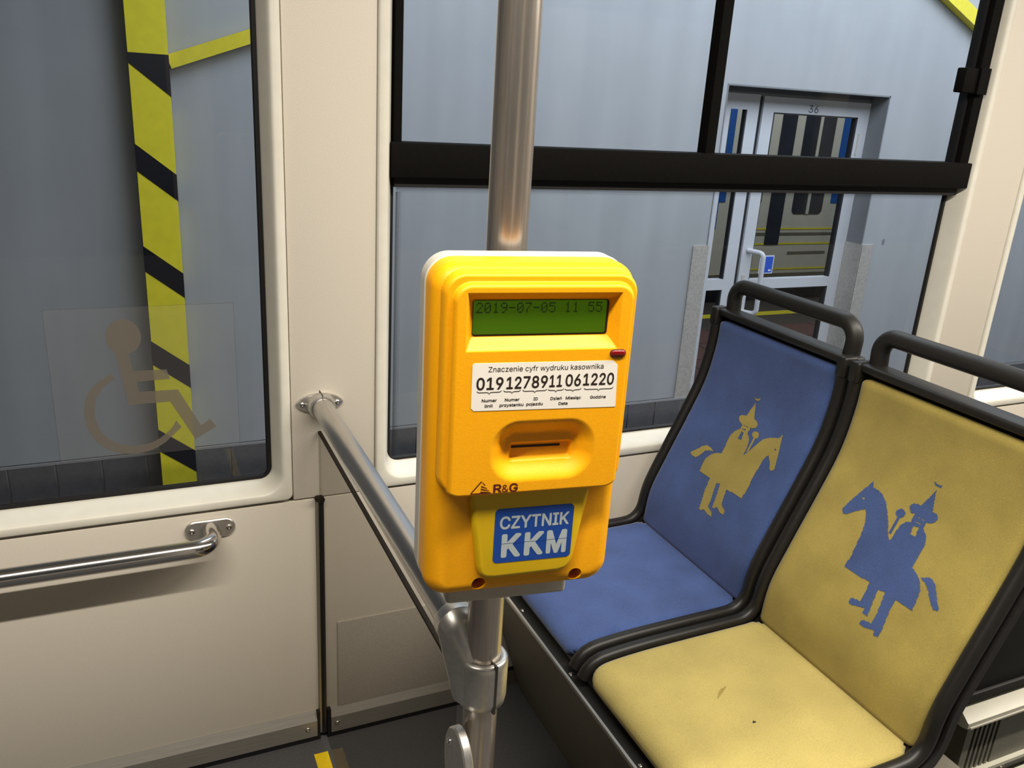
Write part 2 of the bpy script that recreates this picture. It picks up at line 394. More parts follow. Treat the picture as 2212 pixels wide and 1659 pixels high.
gasket(w1, -1.60 + c1, 0.2605 - c1, 0.6025 + c1 - .001, 2.140 - c1, 0.0092, 0.026)
pane(w1, -1.575, 0.223, 0.633, 2.12)

w2, c2 = window('window_2', 0.4295, 2.0290, 0.6025, 2.140, 0.0205, 0.0185, 'wide middle window with a black transom and two sliding upper panes')
wx0, wx1, wz0, wz1 = 0.4295 + c2, 2.0290 - c2, 0.6025 + c2 - .004, 2.140 - c2
gasket(w2, wx0 - .004, wx1, wz0, wz1, 0.011, 0.020)
pane(w2, wx0, wx1, wz0, 1.26)
def frit(p0, p1, horizontal):
    """the dotted black fade at the edge of the lower pane: one dot is one small square"""
    g = G(); s = 0.0027
    for k in range(6):
        r = 0.00135 - k * 0.00018
        n = int(((p1[0] - p0[0]) if horizontal else (p1[1] - p0[1])) / s)
        for i in range(n):
            off = s * 0.5 * (k % 2)
            x, z = (p0[0] + i * s + off, p0[1] - k * s * .8) if horizontal else (p0[0] + k * s * .8, p0[1] + i * s + off)
            g.add([(x - r, 0.0485, z), (x, 0.0485, z - r), (x + r, 0.0485, z), (x, 0.0485, z + r)], [(0, 1, 2, 3)])
    o = g.obj('frit_dots', M_rubber, w2); o['kind'] = 'stuff'; return o
frit((wx0 + .012, 1.2175), (wx1 - .012, 0), True); frit((wx0 + .0125, 0.65), (0, 1.21), False)
# transom, upper frame with sliding panes, mullion and catch
o = G().box(wx0 - .0125, 2.0020, -0.002, 0.050, 1.2395, 1.3035).obj('transom', M_blackalu, w2); bevel_obj(o, 0.003, 2)
G().box(wx0, wx1, 0.018, 0.050, 1.2200, 1.2400).obj('transom_seal', M_rubber, w2)
o = G().box(wx0 - .003, wx0 + .0125, 0.016, 0.050, 1.300, 2.11).obj('upper_stile', M_blackalu, w2); bevel_obj(o, 0.002, 2)
o = G().box(1.9680, 2.0000, 0.010, 0.050, 1.300, 2.11).obj('upper_stile', M_blackalu, w2); bevel_obj(o, 0.002, 2)
G().box(1.9610, 1.9680, 0.026, 0.050, 1.300, 2.11).obj('upper_seal', M_rubber, w2)
o = G().box(1.1730, 1.1990, 0.016, 0.048, 1.300, 2.11).obj('mullion', M_blackalu, w2); bevel_obj(o, 0.002, 2)
pane(w2, wx0, 1.186, 1.29, 2.11, 0.042); pane(w2, 1.186, wx1, 1.29, 2.11, 0.030)
la = G().box(1.9100, 1.9560, 0.002, 0.030, 1.4720, 1.5300).obj('catch', M_blackalu, w2); bevel_obj(la, 0.003, 2)
G().box(1.9560, 1.9900, -0.004, 0.020, 1.4700, 1.5320).obj('catch_bracket', M_blackalu, w2)

w3, c3 = window('window_3', 2.2050, 3.80, 0.6025, 2.140, 0.0205, 0.0185, 'window at the right edge behind the seats')
gasket(w3, 2.205 + c3, 3.80 - c3, 0.6025 + c3 - .001, 2.140 - c3, 0.010, 0.024); pane(w3, 2.24, 3.77, 0.64, 2.11)
G().box(2.243, 3.76, 0.018, 0.050, 1.2200, 1.3035).obj('transom', M_blackalu, w3)

# ------------------------------------------------------------------ clear wheelchair sticker on the left pane
WHEAD = [(7,944),(5,935),(2,927),(-4,921),(-10,916),(-18,913),(-26,912),(-33,914),(-40,918),(-46,923),(-50,930),(-52,939),(-52,947),(-51,956),(-47,963),(-42,970),(-35,975),(-28,978),(-20,978),(-13,977),(-6,973),(0,968),(4,961),(6,952)]
WTORSO = [(-42,923),(-17,920),(-12,880),(45,879),(50,860),(-8,859),(-5,839),(62,838),(99,761),(116,773),(127,756),(87,734),(47,815),(-24,815),(-35,898)]
WWHEEL = [(-51,877),(-62,870),(-73,862),(-83,852),(-91,840),(-96,827),(-98,814),(-99,799),(-97,783),(-94,769),(-88,755),(-81,745),(-73,736),(-62,728),(-51,722),(-36,718),(-22,716),(-6,717),(9,721),(21,726),(34,734),(47,746),(64,762),(55,776),(50,767),(44,759),(35,751),(26,744),(15,738),(4,735),(-8,733),(-20,733),(-33,735),(-46,740),(-57,746),(-65,754),(-72,764),(-77,774),(-80,786),(-82,799),(-81,811),(-79,822),(-76,833),(-72,841),(-66,850),(-59,857),(-52,863),(-43,868)]
ws = empty('wheelchair_sticker', (0.012, 0.048, 0.712))
tag(ws, 'clear square sticker with a grey wheelchair symbol on the left window', 'sticker')
G().add([(-0.146, .0486, .713), (.169, .0486, .713), (.169, .0486, 1.0005), (-0.146, .0486, 1.0005)], [(0, 1, 2, 3)]).obj('film', M_film, ws)
g = G()
stroke(g, [(-0.146, .713), (.169, .713), (.169, 1.0005), (-0.146, 1.0005), (-0.146, .713)], 0.0009, xz, .0484)
g.obj('film_edge', M_filmedge, ws)
def flat_poly(g, P, fn, d, tri=True):
    bm = bmesh.new(); vs = [bm.verts.new((a, b, 0)) for a, b in P]; bm.faces.new(vs)
    bm.normal_update(); bmesh.ops.triangulate(bm, faces=bm.faces[:], ngon_method='EAR_CLIP')
    bm.verts.index_update()
    g.add([fn(v.co.x, v.co.y, d) for v in bm.verts], [tuple(v.index for v in f.verts) for f in bm.faces]); bm.free()
g = G()
mm = lambda P: [(a / 1000, b / 1000) for a, b in P]
cx, cz = sum(p[0] for p in WHEAD) / 24000, sum(p[1] for p in WHEAD) / 24000
flat_poly(g, [(cx + .0293 * math.cos(2 * PI * k / 40), cz + .033 * math.sin(2 * PI * k / 40)) for k in range(40)], xz, .0478)
zc = lambda x: cz - .033 * math.sqrt(max(0, 1 - ((x - cx) / .0293) ** 2)) + .0001
T_ = [p for p in mm(WTORSO) if p[1] < .915]
flat_poly(g, T_ + [(-.041 + .024 * k / 8, zc(-.041 + .024 * k / 8)) for k in range(9)], xz, .0478); flat_poly(g, mm(WWHEEL), xz, .0478)
g.obj('symbol', M_symbol, ws)['label'] = 'grey wheelchair user symbol'

# ------------------------------------------------------------------ grab rail under the left window
gr = empty('grab_rail', (-0.3, -0.04, 0.563))
tag(gr, 'polished steel grab rail below the left window, bent into the wall', 'grab rail')
G().tube(bend([(-1.0, -.006, .563), (-1.0, -.075, .563), (0.1005, -.075, .563), (0.1005, -.003, .563)], 0.052, 12), 0.0170, 24).obj('rail', M_chrome, gr, auto=60)
for cx_ in (0.1005, -1.0):
    loops = [[(a, y, b) for a, b in rr(cx_ - .0465 + i, cx_ + .0465 - i, .5632 - .0195 + i, .5632 + .0195 - i, .0192 - i)] for i, y in ((0, .001), (0, -.0042), (.0018, -.006))]
    fo = G().loft(loops).obj('flange', M_cast, gr, auto=35)
    for dx in (-.0345, .0345): screw('screw', (cx_ + dx, -.006, .5632), (0, -1, 0), 0.0058, M_screw, fo)

# ------------------------------------------------------------------ vertical pole
PX, PY, PRAD = 0.3396, -0.8039, 0.0205
pl = tag(G().tube([(PX, PY, 0.0), (PX, PY, 2.299)], PRAD, 40).obj('grab_pole', M_steel, None, auto=60),
         'tall brushed steel pole carrying the orange ticket machine', 'pole')

# ------------------------------------------------------------------ handrail from the wall to the pole
hr = empty('handrail', (0.316, -0.4, 0.806))
tag(hr, 'satin aluminium handrail running from the wall to the pole', 'handrail')
G().tube([(0.316, -0.022, 0.806), (0.316, -0.782, 0.806)], 0.0203, 32).obj('rail', M_alu, hr, auto=60)
def lens(hw, hh, y, n=40, p=1.0):
    # two arcs meeting in blunt tips
    out = []
    for k in range(n):
        t = 2 * PI * k / n; c, s = math.cos(t), math.sin(t)
        out.append((0.3165 + hw * math.copysign(abs(c) ** p, c), y, 0.805 + hh * math.copysign(abs(s) ** (1.25 if p != 1 else 1.0), s)))
    return out
fo = G().loft([lens(.0465, .0200, .001, p=.9), lens(.0465, .0200, -.0035, p=.9), lens(.0445, .0190, -.0058, p=.9)]).obj('wall_flange', M_cast, hr, auto=50)
circ = lambda r, y: [(0.316 + r * math.cos(2 * PI * k / 40), y, 0.806 + r * math.sin(2 * PI * k / 40)) for k in range(40)]
def mixl(a, b, t): return [tuple(p[i] * (1 - t) + q[i] * t for i in range(3)) for p, q in zip(a, b)]
so = G().loft([lens(.031, .0195, -.004), lens(.0285, .0215, -.010), circ(.0262, -.020), circ(.0252, -.034), circ(.0240, -.0365), circ(.0208, -.0368), circ(.0205, -.030)]).obj('wall_socket', M_cast, hr, auto=50)
G().box(0.3150, 0.3165, -0.0372, -0.006, 0.822, 0.8325).obj('socket_split', M_screwhole, so)
for dx in (-.0345, .0345): screw('screw', (0.3165 + dx, -.0055, .805), (0, -1, 0), 0.0052, M_screw, fo)
# cross clamp: sleeve on the rail, split collar round the pole, and the neck between them
def ringv(c, r, axis, n=28):
    out = []
    for k in range(n):
        a = 2 * PI * k / n
        out.append((c[0] + r * math.cos(a), c[1], c[2] + r * math.sin(a)) if axis == 'y' else (c[0] + r * math.cos(a), c[1] + r * math.sin(a), c[2]))
    return out
sl = G().loft([ringv((.316, y, .806), r, 'y') for y, r in ((-.764, .0206), (-.7645, .0246), (-.767, .0254), (-.780, .0254))]).obj('clamp_sleeve', M_cast, hr, auto=50)
bm = bmesh.new()
for c in ringv((.316, -.779, .806), .0252, 'y') + ringv((.317, -.793, .803), .0215, 'y') + ringv((.317, -.799, .800), .0150, 'y') + ringv((.3285, -.800, .722), .0230, 'z') + ringv((.3285, -.800, .768), .0225, 'z'): bm.verts.new(c)
bmesh.ops.convex_hull(bm, input=bm.verts[:])
for v in [v for v in bm.verts if not v.link_faces]: bm.verts.remove(v)
me = bpy.data.meshes.new('clamp_neck'); bm.to_mesh(me); bm.free()
keep(link_me('clamp_neck', me, M_cast, None, auto=50), hr)
KZ = lambda z: .0865 + .938 * z  # collar heights scaled about the camera along with the pole
col_ = G().loft([ringv((PX, PY, KZ(z)), r * .938, 'z', 48) for z, r in ((.736, .0222), (.738, .0250), (.7375, .0290), (.734, .0312), (.728, .0318), (.682, .0318), (.672, .0300), (.669, .0270), (.6685, .0222))], False, False).obj('clamp_collar', M_cast, hr, auto=60)
# the split faces the aisle
a_ = math.radians(-80)
G().add([(PX + math.cos(a_ + s) * r, PY + math.sin(a_ + s) * r, KZ(z)) for r in (.0190, .0303) for s in (-.05, .05) for z in (.668, .7385)],
        [(0, 1, 3, 2), (4, 6, 7, 5), (0, 4, 5, 1), (2, 3, 7, 6), (0, 2, 6, 4), (1, 5, 7, 3)]).obj('collar_split', M_screwhole, col_)

# ------------------------------------------------------------------ smoked glass partition under the handrail
sg = empty('glass_partition', (0.316, -0.4, 0.02))
tag(sg, 'smoked glass partition below the sloping handrail, dark polished top edge', 'partition')
G().box(0.3135, 0.3185, -0.782, 0.000, 0.03, 0.7395).obj('glass_sheet', M_smoke, sg)
G().box(0.3130, 0.3190, -0.783, 0.000, 0.7395, 0.7445).obj('top_edge', M_edge, sg)
# round clamp on the glass, held by the pole
def disc(x0, x1):
    L = []
    for x, i in ((x0, .002), (x0 + .002, 0), (x1 - .001, 0), (x1, .001)):
        L.append([(x, -.822 + (.036 - i) * math.cos(2 * PI * k / 40), .640 + (.052 - i) * math.sin(2 * PI * k / 40)) for k in range(40)])
    return G().loft(L)
do = disc(0.302, 0.3135).obj('glass_clamp', M_cast, sg, auto=40)
for yy, zz in ((-.805, .664), (-.828, .618)): screw('screw', (0.302, yy, zz), (-1, 0, 0), 0.0045, M_screw, do)


# woven rider emblems, in millimetres on the back cushions (across, up)
RB={
'body':[(-247,379),(-255,360),(-262,346),(-267,345),(-274,343),(-278,338),(-277,331),(-271,327),(-263,326),(-264,320),(-262,314),(-269,308),(-276,301),(-280,291),(-281,281),(-281,267),(-288,276),(-294,287),(-303,306),(-311,318),(-324,327),(-337,332),(-348,336),(-351,347),(-354,335),(-358,325),(-363,309),(-369,291),(-373,278),(-372,272),(-367,270),(-362,271),(-354,284),(-343,294),(-338,287),(-335,276),(-335,261),(-334,242),(-335,221),(-335,202),(-334,189),(-311,188),(-286,187),(-289,168),(-293,153),(-308,147),(-311,143),(-309,137),(-300,137),(-286,143),(-281,142),(-281,138),(-273,136),(-271,151),(-266,175),(-262,188),(-252,187),(-254,173),(-260,149),(-261,135),(-264,132),(-280,127),(-283,119),(-274,118),(-254,123),(-249,117),(-241,117),(-238,132),(-231,158),(-228,187),(-189,186),(-188,205),(-188,218),(-197,232),(-209,241),(-224,246),(-223,260),(-222,278),(-222,291),(-227,301),(-237,311),(-239,316),(-238,323),(-231,325),(-224,328),(-220,334),(-223,340),(-232,343),(-238,344),(-241,359),(-245,371)],
'tail':[(-136,210),(-146,220),(-160,236),(-171,244),(-187,245),(-199,240),(-187,237),(-176,232),(-168,218),(-159,208),(-147,206)],
'stick':[(-284,310),(-290,310),(-290,278),(-284,277)],
'moon':[(-236,390),(-244,387),(-252,390),(-256,394),(-255,387),(-249,383),(-241,385)],
'mace':[(-294,321),(-295,317),(-294,313),(-290,311),(-285,310),(-281,311),(-277,314),(-276,317),(-277,321),(-281,324),(-286,325),(-291,324)],
'h1':[(-246,309),(-253,309),(-256,292),(-246,292)],
'h2':[(-243,316),(-254,317),(-254,315),(-243,315)],
'h3':[(-244,325),(-247,325),(-247,323),(-244,323)],
'h4':[(-251,324),(-255,325),(-255,323),(-251,323)],
'h5':[(-349,312),(-353,313),(-354,310),(-350,309)],
}
RY={
'body':[(-703,388),(-696,369),(-690,352),(-682,351),(-675,348),(-672,342),(-674,337),(-680,333),(-686,334),(-687,324),(-688,319),(-679,314),(-673,305),(-672,292),(-672,278),(-670,273),(-662,280),(-653,296),(-642,311),(-628,328),(-614,337),(-603,340),(-592,340),(-587,351),(-583,340),(-577,329),(-569,310),(-561,291),(-557,277),(-564,272),(-571,274),(-579,282),(-589,291),(-600,299),(-607,289),(-613,275),(-616,257),(-618,238),(-620,216),(-619,192),(-647,192),(-676,193),(-678,179),(-679,157),(-664,154),(-659,151),(-659,144),(-666,142),(-679,147),(-691,151),(-692,143),(-703,143),(-701,157),(-698,176),(-697,191),(-710,194),(-713,175),(-716,152),(-716,136),(-701,134),(-697,130),(-697,124),(-706,123),(-718,127),(-726,130),(-729,122),(-738,124),(-737,141),(-733,171),(-732,193),(-749,193),(-766,193),(-764,210),(-761,228),(-754,239),(-745,247),(-729,254),(-729,271),(-730,288),(-728,301),(-723,311),(-713,319),(-713,325),(-712,330),(-720,333),(-726,339),(-727,345),(-723,351),(-716,351),(-713,351),(-708,367),(-704,381)],
'tail':[(-750,246),(-761,254),(-769,254),(-777,250),(-786,239),(-795,227),(-804,217),(-795,214),(-784,222),(-773,235),(-761,244)],
'stick':[(-661,315),(-666,315),(-666,283),(-662,283)],
'moon':[(-693,400),(-698,398),(-705,397),(-710,400),(-709,395),(-702,393),(-696,395)],
'mace':[(-671,327),(-672,323),(-671,319),(-668,316),(-663,315),(-659,316),(-655,319),(-654,323),(-656,327),(-659,330),(-663,331),(-668,330)],
'h1':[(-695,316),(-705,317),(-707,301),(-697,300)],
'h2':[(-695,324),(-704,325),(-705,323),(-695,322)],
'h3':[(-695,332),(-698,333),(-698,331),(-695,331)],
'h4':[(-702,332),(-707,333),(-706,331),(-703,330)],
'h5':[(-583,315),(-587,316),(-588,313),(-584,312)],
}

# ================================================================== seats
SEATP = [(.6885, .408), (.6935, .4195), (.705, .4325), (.728, .4415), (.80, .4475), (.90, .450), (1.00, .4515), (1.068, .453)]
BACKP = [(1.07, .455), (1.08, .535), (1.113, .615), (1.157, .71), (1.195, .80), (1.213, .885), (1.216, .95)]
def catmull(P, n=14):
    out = []
    for i in range(len(P) - 1):
        p0 = P[max(i - 1, 0)]; p1 = P[i]; p2 = P[i + 1]; p3 = P[min(i + 2, len(P) - 1)]
        for k in range(n):
            t = k / n
            out.append(tuple(.5 * (2 * b + (c - a) * t + (2 * a - 5 * b + 4 * c - d) * t * t + (3 * b - a - 3 * c + d) * t ** 3) for a, b, c, d in zip(p0, p1, p2, p3)))
    out.append(P[-1]); return out
class Curve:
    """profile in x-z with arc length and the normal that points at the sitter"""
    def __init__(s, P):
        s.P = P; s.L = [0.0]
        for a, b in zip(P, P[1:]): s.L.append(s.L[-1] + math.dist(a, b))
        s.len = s.L[-1]
    def at(s, t):
        t = min(max(t, 0.0), s.len); i = 0
        lo, hi = 0, len(s.L) - 2
        while lo < hi:
            md = (lo + hi + 1) // 2
            if s.L[md] <= t: lo = md
            else: hi = md - 1
        i = lo; k = (t - s.L[i]) / max(1e-9, s.L[i + 1] - s.L[i])
        a, b = s.P[i], s.P[i + 1]; d = (b[0] - a[0], b[1] - a[1]); l = math.hypot(*d)
        j = min(i + 1, len(s.P) - 2); h = max(i - 1, 0)
        e = (s.P[j + 1][0] - s.P[h][0], s.P[j + 1][1] - s.P[h][1]); el = math.hypot(*e)
        return (a[0] + d[0] * k, a[1] + d[1] * k), (-e[1] / el, e[0] / el)
CS = Curve(catmull(SEATP)); CB = Curve(catmull(BACKP))
def onc(cv, y, t, off):
    (x, z), (nx, nz) = cv.at(t); return (x + nx * off, y, z + nz * off)
def hpad(u, v, R, r):
    return 0.0015 + 0.0045 * quarter(-sdrr(u, v, R, r) / 0.012)
def pad(name, cv, y0, y1, t0, t1, r, m, parent, HR=None):
    R = (y0, y1, t0, t1); pts, quads, rim = snapgrid(R, r, .008, .008)
    RH = R if HR is None else HR
    top = [onc(cv, y, t, hpad(y, t, RH, r)) for y, t in pts]; n = len(pts)
    bot = [onc(cv, y, t, -0.010) for y, t in pts]
    g = G(); f = list(quads) + [(a, b, n + b, n + a) for a, b in rim]
    g.add(top + bot, f); return g.obj(name, m, parent, smooth=True)
def emblem(E, cv, R, r, m, parent, cell=0.0017):
    """the woven rider: stitches laid as tiny squares on the cushion"""
    P = {k: mm(v) for k, v in E.items()}; pos = ['body', 'tail', 'stick', 'moon', 'mace']; neg = ['h1', 'h2', 'h3', 'h4', 'h5']
    allp = [q for k in pos for q in P[k]]
    a0, a1 = min(q[0] for q in allp), max(q[0] for q in allp); b0, b1 = min(q[1] for q in allp), max(q[1] for q in allp)
    g = G(); na = int((a1 - a0) / cell) + 1; nb = int((b1 - b0) / cell) + 1; idx = {}
    V = []; F = []
    def vert(i, j):
        if (i, j) not in idx:
            u, t = a0 + i * cell, b0 + j * cell; idx[(i, j)] = len(V); V.append(onc(cv, u, t, hpad(u, t, R, r) + 0.0006))
        return idx[(i, j)]
    bb = {k: (min(q[0] for q in v), max(q[0] for q in v), min(q[1] for q in v), max(q[1] for q in v)) for k, v in P.items()}
    def ins(k, x, y):
        b = bb[k]; return b[0] <= x <= b[1] and b[2] <= y <= b[3] and inpoly(x, y, P[k])
    for i in range(na):
        for j in range(nb):
            x, y = a0 + (i + .5) * cell, b0 + (j + .5) * cell
            if any(ins(k, x, y) for k in pos) and not any(ins(k, x, y) for k in neg):
                F.append((vert(i, j), vert(i + 1, j), vert(i + 1, j + 1), vert(i, j + 1)))
    g.add(V, F); return g.obj('rider_emblem', m, parent, smooth=True)
# shell line: seat and back joined through a rounded inner corner
def shell_line():
    pts = [CS.at(t)[0] for t in [CS.len * k / 24 for k in range(25)] if t < CS.len - 0.045]
    a = CS.at(CS.len - 0.045)[0]; b = CB.at(0.045)[0]; c = (1.069, .454)
    for k in range(1, 8):
        t = k / 8; pts.append(tuple((1 - t) ** 2 * p + 2 * t * (1 - t) * q + t * t * r_ for p, q, r_ in zip(a, c, b)))
    pts += [CB.at(t)[0] for t in [0.045 + (CB.len - 0.045) * k / 26 for k in range(27)]]
    return pts
SHL = Curve(shell_line())
def seat(fy0, fy1, cloth, em_cloth, E, label, cloth_word):
    """fy0..fy1: the cushion's sides (fy0 nearer the aisle)"""
    s = empty('tram_seat', (0.95, (fy0 + fy1) / 2, 0.36)); tag(s, label, 'seat', None)
    y0, y1 = fy0 - .0275, fy1 + .0275
    N = 60; ts = [SHL.len * k / N for k in range(N + 1)]
    loop = []
    for t in ts:
        f = -0.0185 if t > .05 else -.004 - .0145 * t / .05; b = -0.036 if t > .12 else -0.018 - .018 * t / .12
        loop.append([onc(SHL, y, t, o) for y, o in ((y0, f), (y1, f), (y1, b), (y0, b))])
    g = G().loft(loop)
    g.obj('shell', M_shell, s, auto=40)
    path = [SHL.at(SHL.len * k / 110)[0] for k in range(111)]
    for yy in (y0 + .0125, y1 - .0125):
        pp = []
        for k in range(111):
            (x, z), (nx, nz) = SHL.at(SHL.len * k / 110); pp.append((x + nx * .0005, yy, z + nz * .0005))
        # rounded bead, a little flattened
        G().tube(pp, 0.0128, 14).obj('edge_bead', M_shell, s, auto=60)
    o = G().box(1.2085, 1.2545, y0 + .001, y1 - .001, 0.9545, 0.9700).obj('top_cap', M_shell, s); bevel_obj(o, .005, 3)
    for yy in (y0 + .0125, y1 - .0125):
        o = G().box(1.2020, 1.2360, yy - .0125, yy + .0125, 0.930, 0.9725).obj('cap_corner', M_shell, s); bevel_obj(o, .006, 3)
    pad('seat_cushion', CS, fy0, fy1, 0.004, CS.len + .0005, .030, M_yellow_lit if cloth is M_yellow else cloth, s, (fy0, fy1, .004, CS.len + .012))  # yellow seat cushion takes the paler, light-painted copy
    Rb = (fy0, fy1, -0.010, CB.len - .006)
    bc = pad('back_cushion', CB, Rb[0], Rb[1], 0.0035, Rb[3], .013, cloth, s, Rb)
    e = emblem(E, CB, Rb, .013, em_cloth, bc); e['label'] = 'rider on horseback woven in ' + cloth_word
    # grab tube over the back
    ya, yb = y0 + .032, y1 - .032
    G().tube(bend([(1.243, yb, .955), (1.2430, yb + .004, 1.0245), (1.2430, ya - .006, 1.0285), (1.243, ya - .002, .955)], .045, 12), .0165, 20).obj('grab_handle', M_tube, s, auto=60)
    return s
seat(-.428, -.066, M_blue, M_yellow, RB, 'blue upholstered tram seat with a yellow rider emblem, next to the window', 'yellow')
sy = seat(-.862, -.490, M_yellow, M_blue, RY, 'yellow upholstered tram seat with a blue rider emblem, on the aisle side', 'blue')
# the small stains on the yellow seat
g = G()
def spot(cx, cy, rx, ry, ang):
    P = []; n = 18
    for k in range(n):
        a = 2 * PI * k / n; q = 1 + .25 * math.sin(3 * a + cx * 50)
        dx, dy = rx * q * math.cos(a), ry * q * math.sin(a); P.append((cy + dx * math.sin(ang) + dy * math.cos(ang), cx + dx * math.cos(ang) - dy * math.sin(ang)))
    c = (sum(p[0] for p in P) / n, sum(p[1] for p in P) / n)
    V = [onc(CS, y, t, .0066) for y, t in P + [c]]; g.add(V, [(k, (k + 1) % n, n) for k in range(n)])
ysc = [c for c in sy.children if c.name.startswith('seat_cushion')][0]
spot(0.190, -.640, .017, .0030, .55); g.obj('stain', M_stain, ysc)
g = G(); spot(0.195, -.720, .0030, .0022, 0); g.obj('stain', M_print, ysc)

# ------------------------------------------------------------------ pedestal under both seats
pd = empty('seat_pedestal', (0.95, -0.48, 0.0))
tag(pd, 'dark grey slanted pedestal carrying both seats, thin aluminium edge', 'pedestal')
xzp = lambda a, b, d: (a, d, b)
G().prism([(.6735, .385), (.800, .0005), (1.20, .0005), (1.20, .378), (.72, .378)], xzp, -.925, -.020).obj('body', M_ped, pd)
G().prism([(.6705, .3870), (.6705, .3925), (.6745, .3940), (.6775, .3830), (.6725, .3810)], xzp, -.928, -.020).obj('edge_trim', M_alu, pd)
led_ = G().prism([(.6745, .383), (.6745, .3900), (.7060, .3935), (.730, .3935), (.730, .378)], xzp, -.928, -.020).obj('front_ledge', M_blackpanel, pd)
for yy in (-.225, -.44, -.68): screw('screw', (.6835, yy, .3912), (-.12, 0, 1), .0050, M_screw, led_, .0025)

# ------------------------------------------------------------------ heater cabinet behind the yellow seat
hc = empty('heater_cabinet', (1.62, -0.78, 0.0))
tag(hc, 'black cabinet side with white ledge and slotted grey heater panel behind the yellow seat', 'cabinet')
o = G().box(1.262, 2.00, -.800, -.760, .448, .925).obj('upper_panel', M_blackpanel, hc); bevel_obj(o, .004, 2)
o = G().box(1.262, 2.00, -.806, -.795, .4475, .4625).obj('panel_lip', M_blackpanel, hc); bevel_obj(o, .003, 2)
o = G().loft([[(x, y, z) for y, z in ((-.770, .4365), (-.800, .4365), (-.8205, .4190), (-.8225, .4185), (-.8225, .4080), (-.812, .4040), (-.770, .4040))] for x in (1.256, 2.00)]).obj('ledge', M_ledge, hc, auto=30)
G().box(1.262, 2.00, -.8245, -.8205, .4065, .4100).obj('ledge_trim', M_ledge, hc)
spot_y = -.8
G().loft([[(1.272 + .006 * math.cos(2 * PI * k / 14), -.789 + .0028 * math.sin(2 * PI * k / 14), z) for k in range(14)] for z in (.4362, .4369)]).obj('ledge_mark', M_screwhole, hc)
G().box(1.290, 2.00, -.795, -.760, .030, .404).obj('cabinet_core', M_slot, hc)
G().box(1.2860, 1.2900, -.8060, -.760, .225, .404).obj('end_plate', M_grille, hc)
G().box(1.2900, 1.3035, -.8060, -.795, .270, .404).obj('slat', M_grille, hc)
x = 1.3035
for k in range(6):
    x += .0068
    G().box(x, x + .0058, -.8060, -.795, .284, .404).obj('slat', M_grille, hc); x += .0058
G().box(x - .0002, 2.00, -.8060, -.795, .284, .404).obj('heater_panel', M_grille, hc)
o = G().box(1.290, 2.00, -.8150, -.795, .277, .2845).obj('lower_rail', M_ledge, hc)
G().box(1.290, 2.00, -.8040, -.790, .245, .277).obj('bolt_strip', M_shell, hc)
for xx in (1.33, 1.42, 1.50, 1.58): screw('screw', (xx, -.804, .262), (0, -1, 0), .0055, M_screw, [c for c in hc.children if c.name.startswith('bolt_strip')][0])
G().box(1.290, 2.00, -.8300, -.795, .225, .245).obj('lower_ledge', M_ledge, hc)
G().box(1.290, 2.00, -.8060, -.795, .012, .225).obj('kick_plate', M_ped, hc)

